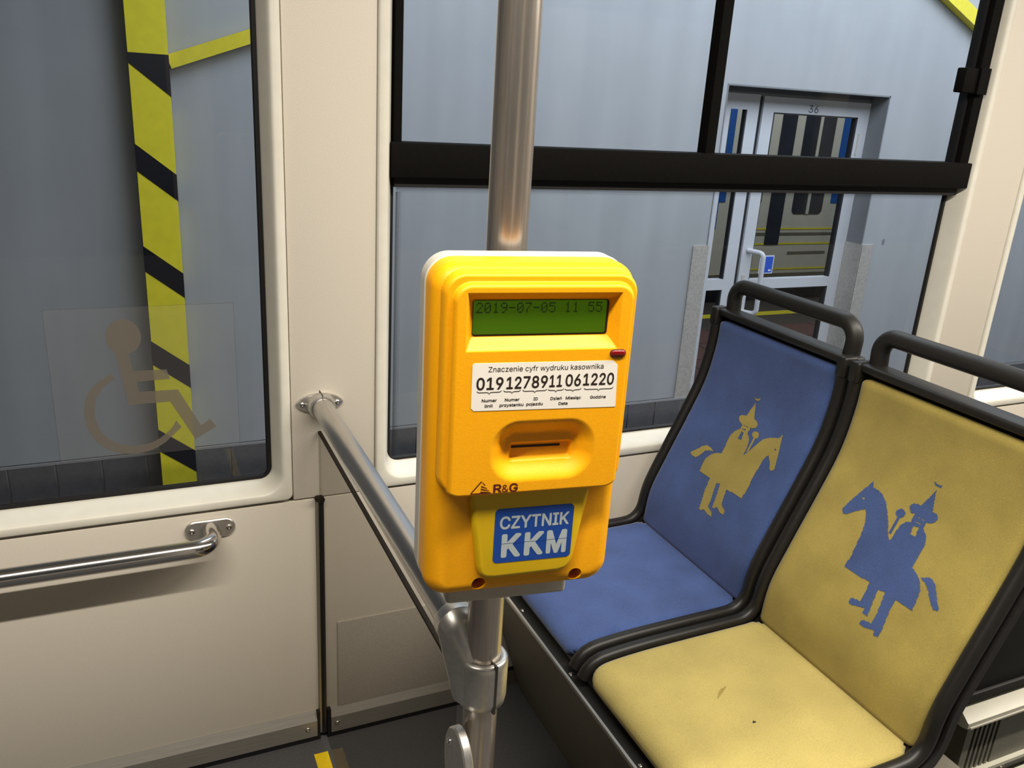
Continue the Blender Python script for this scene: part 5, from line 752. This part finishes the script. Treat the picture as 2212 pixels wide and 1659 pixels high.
'Bń':(410,'53 -19 110 -20 122 -16 131 -7 135 10 136 251 143 272 157 291 181 305 204 309 233 306 254 296 266 281 272 266 276 240 276 7 280 -7 289 -16 304 -20 354 -20 373 -10 379 10 379 240 376 275 369 301 361 325 348 346 320 375 304 386 272 399 234 407 234 410 249 425 311 522 312 531 308 540 289 550 231 550 219 546 207 534 160 434 163 422 169 415 181 410 200 407 201 404 166 392 136 375 132 378 122 394 107 400 57 400 38 390 32 369 32 7 38 -10','35 36 37 35 37 38 35 38 39 34 35 39 34 39 40 33 34 40 32 33 40 32 40 41 31 32 41 31 41 42 31 42 43 30 31 43 30 43 44 29 30 44 29 44 45 29 45 46 49 50 51 49 51 52 28 29 46 48 49 52 28 46 47 48 52 53 27 28 47 47 48 53 27 47 53 26 27 53 26 53 8 8 53 7 7 53 6 6 53 54 25 26 9 9 26 8 24 25 9 24 9 10 24 10 11 23 24 11 23 11 12 23 12 13 22 23 13 5 6 54 22 13 14 4 5 54 21 22 14 21 14 15 20 21 15 3 4 54 20 15 16 3 54 55 20 16 17 2 3 55 19 20 17 2 55 0 1 2 0 19 17 18'),
'XK':(467,'60 -34 120 -35 141 -28 153 -16 160 7 161 151 170 168 194 188 329 1 355 -28 379 -35 441 -35 462 -30 475 -19 481 -1 477 19 289 284 293 293 416 425 477 490 481 507 478 522 465 537 444 544 370 544 353 540 343 534 313 504 197 377 165 346 160 354 160 501 153 526 138 539 115 544 65 544 47 539 34 528 29 519 25 499 25 7 34 -19 44 -28','33 34 35 23 24 25 22 23 25 33 35 36 22 25 26 32 33 36 32 36 37 21 22 26 21 26 27 32 37 38 31 32 38 20 21 27 31 38 39 19 20 27 19 27 28 30 31 39 30 39 40 18 19 28 17 18 28 17 28 29 29 30 40 17 29 6 6 29 40 16 17 6 15 16 7 7 16 6 15 7 8 5 6 40 4 5 40 14 15 8 3 4 40 3 40 41 14 8 9 13 14 9 2 3 41 12 13 9 2 41 42 12 9 10 1 2 42 1 42 0 11 12 10'),
'XM':(628,'60 -34 112 -35 129 -32 142 -25 153 -10 157 10 157 204 159 215 162 216 251 -4 257 -16 270 -28 291 -35 335 -35 356 -30 369 -19 380 1 465 214 467 213 469 201 469 7 474 -13 488 -28 509 -35 565 -35 588 -26 599 -13 604 7 604 428 604 504 597 525 586 537 562 544 485 544 465 540 456 535 443 519 333 231 320 199 315 193 308 201 180 525 165 539 144 544 67 544 41 535 30 522 25 501 25 7 34 -19 44 -28','32 33 34 31 32 34 42 43 44 42 44 45 31 34 35 41 42 45 30 31 35 30 35 36 41 45 46 29 30 36 40 41 46 40 46 47 29 36 37 28 29 37 40 47 8 8 47 7 7 47 48 27 28 18 18 28 17 17 28 37 17 37 38 40 8 9 6 7 48 16 17 38 27 18 19 5 6 48 27 19 20 39 40 9 16 38 39 16 39 9 4 5 48 26 27 20 26 20 21 4 48 49 15 16 9 15 9 10 3 4 49 25 26 21 25 21 22 15 10 11 14 15 11 3 49 50 2 3 50 24 25 22 24 22 23 14 11 12 2 50 0 13 14 12 1 2 0'),
}
GCAP, GSPACE = 0.5087, 0.1878

# ================================================================== ticket machine
AV = math.radians(-8.0)
VU = (math.cos(AV), math.sin(AV)); VN = (math.sin(AV), -math.cos(AV))
VK = 0.938   # image coordinates at a farther pole, scaled about the camera; now 194 mm wide
def vf(u, v, w): return (PX + VK * (VU[0] * u + VN[0] * w), PY + VK * (VU[1] * u + VN[1] * w), .0865 + VK * v)
tm = empty('ticket_validator', (PX, PY, 0.885))
tag(tm, 'orange ticket validator with a green display, clamped to the steel pole', 'ticket machine')
# grey back housing and mounting bracket
B = (-.0965, .1105, .889, 1.2475)
def vloop(R, r, w, ins=0.0, n=10): return [vf(a, b, w) for a, b in rr(R[0] + ins, R[1] - ins, R[2] + ins, R[3] - ins, max(r - ins, .001), n)]
G().loft([vloop(B, .026, .036, .004), vloop(B, .026, .040, -.0012), vloop(B, .026, .0605, -.0012), vloop(B, .026, .062, .0005)]).obj('back_housing', M_greypl, tm, auto=40)
br = G().box(-.0640, .0780, .0225, .0600, .8540, .960)
br.v = [vf(a, c, b) for a, b, c in br.v]
bo = br.obj('mounting_bracket', M_greypl, tm); bevel_obj(bo, .005, 3)
# orange cover: loft with a broad rounding, two screw holes cut out
L = [vloop(B, .026, .060), vloop(B, .026, .0815)]
for k in range(1, 9):
    a = PI / 2 * k / 8; L.append(vloop(B, .026, .0815 + .0185 * math.sin(a), .0165 * (1 - math.cos(a))))
cover = G().loft(L).obj('front_cover', M_orange, tm, auto=35)
cut = G()
for hu in (-.0385, .0705): cut.loft([[vf(hu + .0078 * math.cos(2 * PI * k / 28), .9035 + .0078 * math.sin(2 * PI * k / 28), w) for k in range(28)] for w in (.072, .13)])
co = link('cutter', cut.v, cut.f, None)
md = cover.modifiers.new('cut', 'BOOLEAN'); md.operation = 'DIFFERENCE'; md.object = co; md.solver = 'EXACT'
dg = bpy.context.evaluated_depsgraph_get(); nm_ = bpy.data.meshes.new_from_object(cover.evaluated_get(dg))
cover.modifiers.clear(); cover.data = nm_; bpy.data.objects.remove(co)
cover.data.materials.clear(); cover.data.materials.append(M_orange)
bm = bmesh.new(); bm.from_mesh(cover.data)
for e in bm.edges: e.smooth = not (len(e.link_faces) == 2 and e.calc_face_angle(0) > math.radians(35))
for f in bm.faces: f.smooth = True
bm.to_mesh(cover.data); bm.free()
for hu in (-.0385, .0705):
    G().loft([[vf(hu + .0079 * math.cos(2 * PI * k / 28), .9035 + .0079 * math.sin(2 * PI * k / 28), w) for k in range(28)] for w in (.0715, .0805)]).obj('screw_hole', M_hole, tm)

# raised upper panel, one relief surface with the display well and the ticket mouth sunk into it
PR = (-.0890, .1065, 1.0145, 1.2420); P2 = (-.0805, .1000, 0.9900, 1.2325)
DO = (-.0680, .0850, 1.1675, 1.2235); DI = (-.0605, .0770, 1.1792, 1.2148)
MO = (-.0395, .0715, 1.0290, 1.0970); MI = (-.0160, .0515, 1.0455, 1.0670)
def well(u, v, O, I, depth, ease):
    t = min((u - O[0]) / (I[0] - O[0]), (O[1] - u) / (O[1] - I[1]), (v - O[2]) / (I[2] - O[2]), (O[3] - v) / (O[3] - I[3]))
    return -depth * ease(t)
def softmin(vals, k=7.0):
    return -math.log(sum(math.exp(-k * x) for x in vals)) / k
def hpanel(u, v):
    d = -sdrr(u, v, PR, .022)
    w = .0985 + .0120 * quarter(d / .0050)
    d2 = -sdrr(u, v, P2, .018)
    w += .0075 * (quarter(d2 / .0045) if v > 1.03 else quarter(d2 / .0045))
    if DO[0] < u < DO[1] and DO[2] < v < DO[3]:
        t = min((u - DO[0]) / (DI[0] - DO[0]), (DO[1] - u) / (DO[1] - DI[1]), (v - DO[2]) / (DI[2] - DO[2]), (DO[3] - v) / (DO[3] - DI[3]))
        w -= .0115 * (0.25 * sst(t) + 0.75 * min(max(t, 0), 1))
    dm = -sdrr(u, v, MO, .030)
    if dm > 0:
        w -= .0128 * sst(dm / .0215)
        di = -sdrr(u, v, (MI[0], MI[1], 1.0470, 1.0675), .004)
        if di > 0: w -= .0046 * sst(di / .0035)
    return w
pts, quads, rim = snapgrid(PR, .022, .00065, .00065)
n = len(pts); g = G()
g.add([vf(u, v, hpanel(u, v)) for u, v in pts] + [vf(u, v, .090) for u, v in pts], list(quads) + [(a, b, n + b, n + a) for a, b in rim])
up = g.obj('upper_panel', M_orange, tm, smooth=True)
# drop the unused back points
bm = bmesh.new(); bm.from_mesh(up.data)
for v in [v for v in bm.verts if not v.link_faces]: bm.verts.remove(v)
for e in bm.edges:
    if len(e.link_faces) == 1: pass
bm.to_mesh(up.data); bm.free()
# display
dz = .1075
dp = G().loft([vloop((DI[0] + .0004, DI[1] - .0004, DI[2] + .0004, DI[3] - .0004), .003, w) for w in (.1000, dz - .0006)]).obj('display', M_lcdedge, tm)
G().loft([vloop((DI[0] + .0008, DI[1] - .0030, DI[2] + .0022, DI[3] - .0008), .002, w) for w in (dz - .001, dz)]).obj('lcd_screen', M_lcd, dp)
FONT57 = {'0': '01110 10001 10011 10101 11001 10001 01110', '1': '00100 01100 00100 00100 00100 00100 01110', '2': '01110 10001 00001 00010 00100 01000 11111',
          '5': '11111 10000 11110 00001 00001 10001 01110', '7': '11111 00001 00010 00100 01000 01000 01000', '9': '01110 10001 10001 01111 00001 00010 01100', '-': '00000 00000 00000 11111 00000 00000 00000'}
g = G(); txt = '2019-07-05 11 55'; u0, u1, vt, vb = -.0572, .0690, 1.2122, 1.2020
pitch = (u1 - u0) / (len(txt) - 1 + 5 / 6.2); dot = pitch / 6.2; dv = (vt - vb) / 7
for i, ch in enumerate(txt):
    if ch == ' ': continue
    for r_, row in enumerate(FONT57[ch].split()):
        for c_, bit in enumerate(row):
            if bit == '1':
                a = u0 + i * pitch + c_ * dot; b = vt - r_ * dv
                g.add([vf(a, b - dv * .93, dz + .0002), vf(a + dot * .93, b - dv * .93, dz + .0002), vf(a + dot * .93, b, dz + .0002), vf(a, b, dz + .0002)], [(0, 1, 2, 3)])
g.obj('lcd_digits', M_lcddark, dp)['label'] = 'dark dot digits reading 2019-07-05 11 55'
# indicator lens
PW = .0118 + .1062  # front plane of the panel
LR = (.0776, .0944, 1.1586, 1.1668)
G().loft([vloop(LR, .004, PW - .003), vloop(LR, .004, PW + .0006), vloop(LR, .004, PW + .0011, .0006)]).obj('lens_rim', M_logo, tm, auto=40)
G().loft([vloop(LR, .004, PW - .001, .0008), vloop(LR, .004, PW + .0014, .0010), vloop(LR, .004, PW + .0022, .0024)]).obj('indicator_lens', M_led, tm, auto=60)
# white instruction sticker
SW = PW + .00035
poly = [(-.0600, 1.1080), (.0880, 1.1062), (.0893, 1.1076), (.0872, 1.1505), (.0822, 1.1553), (-.0592, 1.1563), (-.0607, 1.1550), (-.0603, 1.1115), (-.0585, 1.1082)]
poly = [(-.0575, 1.1082), (.0885, 1.1064), (.0893, 1.1073), (.0870, 1.1508), (.0820, 1.1553), (-.0592, 1.1563), (-.0607, 1.1548), (-.0605, 1.1112)]
stk = G().loft([[vf(a, b, w) for a, b in poly] for w in (PW - .0005, SW)]).obj('instruction_sticker', M_white, tm)
stk['label'] = 'white sticker explaining the digits printed on a ticket'
g = G(); tw = SW + .00015
put_text(g, 'Znaczenie cyfr wydruku kasownika', -.0450, .0722, 1.1473, .0052, vf, tw)
x_ = [(-.0561, '019'), (-.0315, '12'), (-.0119, '789'), (.0125, '11'), (.0325, '06'), (.0500, '1220')]
put_text(g, '019', -.0562, -.0295, 1.1298, .0117, vf, tw, 'B'); put_text(g, '12', -.0265, -.0114, 1.1298, .0117, vf, tw, 'B')
put_text(g, '789', -.0097, .0152, 1.1300, .0117, vf, tw, 'B'); put_text(g, '11', .0170, .0302, 1.1302, .0117, vf, tw, 'B')
put_text(g, '06', .0335, .0497, 1.1304, .0117, vf, tw, 'B'); put_text(g, '1220', .0520, .0846, 1.1306, .0117, vf, tw, 'B')
for a, b, c_ in ((-.0553, -.0312, 1.1283), (-.0289, -.0120, 1.1283), (-.0098, .0148, 1.1281), (.0163, .0322, 1.1279), (.0336, .0505, 1.1277), (.0537, .0846, 1.1275)):
    m_ = (a + b) / 2; h = .0011
    P = [(a, c_), (a + .0006, c_ - h * .8), (a + .0020, c_ - h * 1.3), (m_ - .0022, c_ - h * 1.35), (m_ - .0008, c_ - h * 1.7), (m_, c_ - h * 3.0), (m_ + .0008, c_ - h * 1.7), (m_ + .0022, c_ - h * 1.35), (b - .0020, c_ - h * 1.3), (b - .0006, c_ - h * .8), (b, c_)]
    stroke(g, P, .00075, vf, tw)
for w_, a, b, c_ in (('Numer', -.0502, -.0352, 1.1171), ('linii', -.0470, -.0392, 1.1116), ('Numer', -.0272, -.0124, 1.1171), ('przystanku', -.0322, -.0080, 1.1117), ('ID', .0018, .0063, 1.1170),
                     ('pojazdu', -.0052, .0117, 1.1117), ('Dzień', .0193, .0311, 1.1166), ('Miesiąc', .0352, .0512, 1.1165), ('Data', .0282, .0376, 1.1110), ('Godzina', .0609, .0776, 1.1163)):
    put_text(g, w_, a, b, c_, .0029, vf, tw, 'B')
g.obj('lettering', M_print, stk)
# slot
G().loft([[vf(a, b, w) for a, b in ((-.0125, 1.0600), (.0395, 1.0596), (.0395, 1.0619), (-.0125, 1.0623))] for w in (.088, .1012)]).obj('ticket_slot', M_slot, tm)
# maker's mark under the mouth
g = G(); lw = PW + .0003
stroke(g, [(-.0565, 1.0206), (-.0462, 1.0330), (-.0423, 1.0288)], .0011, vf, lw)
stroke(g, [(-.0570, 1.0201), (-.0362, 1.0201)], .0010, vf, lw)
stroke(g, [(-.0462, 1.0278), (-.0400, 1.0250)], [.0013, .0006], vf, lw); stroke(g, [(-.0465, 1.0248), (-.0377, 1.0223)], [.0014, .0006], vf, lw); stroke(g, [(-.0468, 1.0215), (-.0362, 1.0203)], [.0014, .0007], vf, lw)
put_text(g, 'R', -.0336, -.0250, 1.0200, .0086, vf, lw, 'B'); put_text(g, '&', -.0246, -.0180, 1.0199, .0078, vf, lw); put_text(g, 'G', -.0170, -.0080, 1.0197, .0088, vf, lw, 'B')
g.obj('printed_mark', M_logo, tm)
# yellow card reader
def rdl(ins, w):
    P = [(-.0440 + ins, .930), (-.0425 + ins, .9225), (-.0385 + ins * .8, .9165 + ins * .5), (-.0315, .9128 + ins), (-.024, .9118 + ins), (.046, .9128 + ins), (.0535, .9145 + ins), (.0595 - ins * .8, .9190 + ins * .4), (.0630 - ins, .9250), (.0648 - ins, .933), (.0765 - ins, 1.012), (.0768 - ins, 1.020), (-.0552 + ins, 1.020), (-.0550 + ins, 1.012)]
    return [vf(a, b, w) for a, b in P]
L = [rdl(0, .0965), rdl(0, .1010)]
for k in range(1, 7):
    a = PI / 2 * k / 6; L.append(rdl(.0065 * (1 - math.cos(a)), .1010 + .0070 * math.sin(a)))
rd = G().loft(L).obj('card_reader', M_yellowpl, tm, auto=50)
RW = .1083
lb = G().loft([[vf(a, b, w) for a, b in rr(-.0270, .0590, .9322, .9955, .005, 6)] for w in (.1075, RW)]).obj('reader_label', M_labelblue, rd)
lb['label'] = 'blue label with two lines of pale capitals'
g = G(); tw = RW + .00015
put_text(g, 'CZYTNIK', -.0215, .0542, .9722, .0138, vf, tw, 'B')
for ch, a, b in (('K', -.0185, .0025), ('K', .0065, .0275), ('M', .0310, .0535)): put_text(g, ch, a, b, .9398, .0245, vf, tw, 'X')
keep(link('lettering', g.v, g.f, M_labelwhite), tm)['label'] = 'pale capitals CZYTNIK KKM on the blue label'
g = G(); stroke(g, [(-.0190, .9548), (.0538, .9552)], .0004, vf, tw + .0001); keep(link('label_crease', g.v, g.f, M_labelblue), tm)

# ================================================================== outside: platform, wall, door, post
plat = struct(G().box(-6, 12, 0.35, 2.80, -0.72, -0.655).obj('platform', M_oplat))
ow = struct(G().box(-6, 3.35, 2.80, 3.00, -0.66, 3.40).obj('wall_outside', M_owall))
G().box(4.675, 12, 2.80, 3.00, -0.66, 3.40).obj('wall_section', M_owall, ow)
G().box(3.35, 4.675, 2.80, 3.00, 1.549, 3.40).obj('wall_section', M_owall, ow)
struct(G().box(-6, 12, 0.30, 3.0, 3.40, 3.46).obj('ceiling_outside', M_ceiling))
rv = struct(G().box(3.345, 3.353, 2.797, 2.99, -0.655, 1.549).obj('trim_1', M_oreveal))
G().box(4.668, 4.6765, 2.799, 2.99, -0.655, 1.549).obj('reveal_board', M_oreveal, rv)
G().box(3.345, 4.6765, 2.799, 2.99, 1.540, 1.5495).obj('reveal_board', M_oreveal, rv)
bo_ = struct(G().box(-6, 3.345, 2.792, 2.80, -0.655, -0.4405).obj('baseboard_outside', M_ogrout))
G().box(4.677, 12, 2.792, 2.80, -0.655, -0.4405).obj('grout_bed', M_ogrout, bo_)
tile_me = None
xs = []
x = -0.0065
while x < 3.30: xs.append(x); x += 0.2065
x = -0.0065 - .2065
while x > -2.2: xs.append(x); x -= 0.2065
x = 4.78
while x < 7.2: xs.append(x); x += 0.2065
for x in xs:
    if tile_me is None:
        o = G().box(0.0025, 0.204, 2.784, 2.793, -0.652, -0.4545).obj('tile', M_otile); tile_me = o.data
        bevel_obj(o, .002, 1)
    else:
        o = bpy.data.objects.new('tile', tile_me); COL.objects.link(o)
    o.location = (x, 0, 0); o.parent = bo_
o = G().box(-6, 3.345, 2.783, 2.80, -0.4535, -0.4405).obj('top_bead', M_ogrout, bo_)
G().box(4.677, 12, 2.783, 2.80, -0.4535, -0.4405).obj('top_bead', M_ogrout, bo_)
# chequer-plate corner guards either side of the door
for nm, x0, x1 in (('trim_2', 3.240, 3.352), ('trim_3', 4.664, 4.772)):
    o = struct(G().box(x0, x1, 2.789, 2.80, -0.655, 0.577 if x0 < 4 else 0.564).obj(nm, M_metalpl))
    xs_, xe_ = (3.352, 3.358) if x0 < 4 else (4.660, 4.668)
    G().box(xs_, xe_, 2.789, 2.945, -0.655, 0.577 if x0 < 4 else 0.564).obj('return_plate', M_metalpl, o)
# door 36
dr = empty('door_1', (4.0, 2.96, -0.655)); struct(dr, 'white metal door numbered 36 with glass panels and a white pull handle')
def bxs(name, m, parent, *bb):
    g = G()
    for q in bb: g.box(*q)
    return g.obj(name, m, parent)
bxs('door_frame', M_odoor, dr, (3.353, 3.506, 2.950, 3.00, -.655, 1.503), (3.638, 3.728, 2.950, 3.00, -.655, 1.503), (3.506, 3.638, 2.950, 3.00, 1.408, 1.503), (3.506, 3.638, 2.950, 3.00, .245, .318),
    (3.506, 3.638, 2.950, 3.00, -.655, -.50))
bxs('frame_header', M_oreveal, dr, (3.353, 4.668, 2.957, 3.00, 1.494, 1.548))  # coloured in the dark recess grey to stand for shade on the header
bxs('frame_seal', M_odark, dr, (3.727, 3.757, 2.962, 3.00, -.655, 1.502), (3.630, 3.640, 2.956, 2.99, -.50, 1.408))
lf = bxs('door_leaf', M_odoor, dr, (3.757, 3.846, 2.945, 2.99, -.650, 1.497), (4.571, 4.668, 2.945, 2.99, -.650, 1.497), (3.846, 4.571, 2.945, 2.99, 1.402, 1.497), (3.846, 4.571, 2.945, 2.99, .243, .312), (3.846, 4.571, 2.945, 2.99, -.650, -.45))
bxs('glazing_seal', M_odark, dr, (3.846, 3.853, 2.948, 2.985, .312, 1.402), (4.556, 4.571, 2.948, 2.985, .312, 1.402), (3.846, 4.571, 2.948, 2.985, 1.393, 1.402), (4.558, 4.571, 2.948, 2.985, -.45, .243), (3.846, 4.571, 2.948, 2.985, .236, .243))
for q in ((3.846, 4.571, .312, 1.402), (3.846, 4.571, -.45, .243), (3.506, 3.638, .318, 1.408), (3.506, 3.638, -.50, .245)):
    G().box(q[0], q[1], 2.966, 2.970, q[2], q[3]).obj('pane', M_glass, dr)
G().tube(bend([(3.802, 2.946, .512), (3.802 + .06, 2.85, .506), (3.872, 2.85, .09), (3.812, 2.946, .09)], .035, 8), .0165, 14).obj('pull_handle', M_odoor, dr, auto=60)
G().box(3.783, 3.808, 2.940, 2.946, .255, .345).obj('lock_plate', M_greypl, dr)
g = G(); G().box(4.596, 4.606, 2.938, 2.946, 1.16, 1.30).obj('hinge', M_greypl, dr)
put_text(g, '36', 4.130, 4.212, 1.413, .046, xz, 2.9445)
keep(link('door_number', g.v, g.f, M_oprint), dr)['label'] = 'grey number 36'
sgn = G().box(3.936, 4.056, 2.9625, 2.9655, .345, .470).obj('door_sign', M_osignw, dr)
G().box(3.943, 4.049, 2.961, 2.9626, .352, .463).obj('sign_field', M_osign, sgn)
g = G()
for a in (3.955, 4.017): g.add([(a, 2.9605, .362), (a + .022, 2.9605, .362), (a + .022, 2.9605, .374), (a, 2.9605, .374)], [(0, 1, 2, 3)])
g.obj('sign_print', M_osignw, sgn)
# hazard-striped post in front of the wall
hp = empty('striped_post', (0.143, 2.74, -0.655))
tag(hp, 'yellow post with black diagonal stripes standing outside the left window', 'post')
px0, px1, py0, py1 = 0.0600, 0.2245, 2.700, 2.785
o = G().box(px0, px1, py0, py1, -.655, 3.40).obj('post_body', M_oyel, hp)
def stripe(zl0, zl1, zr0, zr1):
    # black band wrapped round the front and both sides
    g = G(); e = .0015
    pts0 = [(px0 - e, py1, zl0 + .07), (px0 - e, py0 - e, zl0), (px1 + e, py0 - e, zr0), (px1 + e, py1, zr0 - .07)]
    pts1 = [(px0 - e, py1, zl1 + .07), (px0 - e, py0 - e, zl1), (px1 + e, py0 - e, zr1), (px1 + e, py1, zr1 - .07)]
    g.add(pts0 + pts1, [(i, i + 1, i + 5, i + 4) for i in range(3)]); g.obj('stripe', M_oblk, hp)
stripe(1.438, 1.481, 1.304, 1.481)
z0 = 1.098
while z0 > -.7:
    stripe(z0 - .120, z0, z0 - .134 - .120, z0 - .134); z0 -= .4605
# yellow diagonal struts on the wall
def strut(nm, p0, p1, s, label):
    a, b = Vector(p0), Vector(p1); t = (b - a).normalized(); nn = Vector((-t.z, 0, t.x))
    g = G(); L = []
    for c in (a, b): L.append([c + nn * s / 2 + Vector((0, -.03, 0)), c - nn * s / 2 + Vector((0, -.03, 0)), c - nn * s / 2 + Vector((0, .03, 0)), c + nn * s / 2 + Vector((0, .03, 0))])
    return tag(g.loft(L).obj(nm, M_obrace), label, 'strut')
strut('wall_strut', (0.2260, 2.765, 1.4525), (1.20, 2.765, 1.8185), .060, 'thin yellow strut rising from the striped post outside')
strut('wall_strut', (4.40, 2.765, 2.44), (6.2, 2.765, 1.645), .085, 'yellow strut at the upper right corner of the middle window')
o = struct(G().loft([[(4.871 + .012 * math.cos(a) * (1 if k else 1), 2.7985 - k * .001, .583 + .022 * math.sin(a)) for a in [2 * PI * j / 12 for j in range(12)]] for k in (0, 1)]).obj('trim_4', M_oreveal))
# hall and tram built behind the door to show in its glass
hf = struct(G().box(2.6, 12, 3.0, 5.9, -0.70, -0.60).obj('floor_hall', M_hallfloor))
G().box(2.6, 12, 5.13, 5.26, -0.60, -0.597).obj('yellow_line', M_oyel, hf)
g = G()
for i in range(8):
    for j in range(4): G().box(3.3 + i * .42, 3.70 + i * .42, 3.1 + j * .42, 3.50 + j * .42, -0.60, -0.597).obj('floor_tile', M_tred, hf)
struct(G().box(2.6, 12, 3.0, 6.0, 3.0, 3.06).obj('ceiling_hall', M_ceiling))
pt = empty('tram_behind_glass', (6.3, 5.6, -0.6)); tag(pt, 'cream and blue tram showing in the glass of the door', 'tram')
TY = 5.6
def txz(x48, z48):
    # image coordinates laid on a nearer plane, scaled about the camera to this depth
    k = 1.1258; return x48 * k, z48 * k - .1755
def tb(name, m, xa, xb, za, zb, d0=0.0, d1=.03, parent=None, r=0):
    a, c = txz(xa, za); b, e = txz(xb, zb)
    if r: o = G().loft([[(p, y, q) for p, q in rr(a, b, c, e, r)] for y in (TY - d0 - d1, TY - d0)]).obj(name, m, parent or pt)
    else: o = G().box(a, b, TY - d0 - d1, TY - d0, c, e).obj(name, m, parent or pt)
    return o
tb('body_side', M_twhite, 3.4, 9.0, -.08, 2.2, -.05, .05)
for xa, xb in ((4.95, 5.02), (6.29, 6.37)): tb('blue_band', M_tblue, xa, xb, .60, 2.2, .001, .006)
tb('blue_band', M_tblue, 4.6, 4.95, .35, .9, .001, .006)
tb('door_gap', M_tdark, 5.545, 5.715, .20, 2.2, .001, .008); tb('door_edge', M_tdark, 5.38, 5.435, .60, 2.2, .001, .008)
tb('window', M_tdark, 5.82, 6.19, .495, 2.2, .001, .008, None, .05); tb('window_bar', M_twhite, 5.99, 6.025, .495, 2.2, .009, .004)
for za, zb, m in ((.345, .36, M_oyel), (.20, .215, M_oyel), (.29, .315, M_tgrey), (-.045, -.03, M_oyel)): tb('side_line', m, 5.2, 9.0, za, zb, .001, .004)
tb('lower_panel', M_tgrey, 5.85, 6.33, .105, .13, .001, .004); tb('corner_lamp', M_tblue, 6.50, 6.60, .24, .36, .001, .006)
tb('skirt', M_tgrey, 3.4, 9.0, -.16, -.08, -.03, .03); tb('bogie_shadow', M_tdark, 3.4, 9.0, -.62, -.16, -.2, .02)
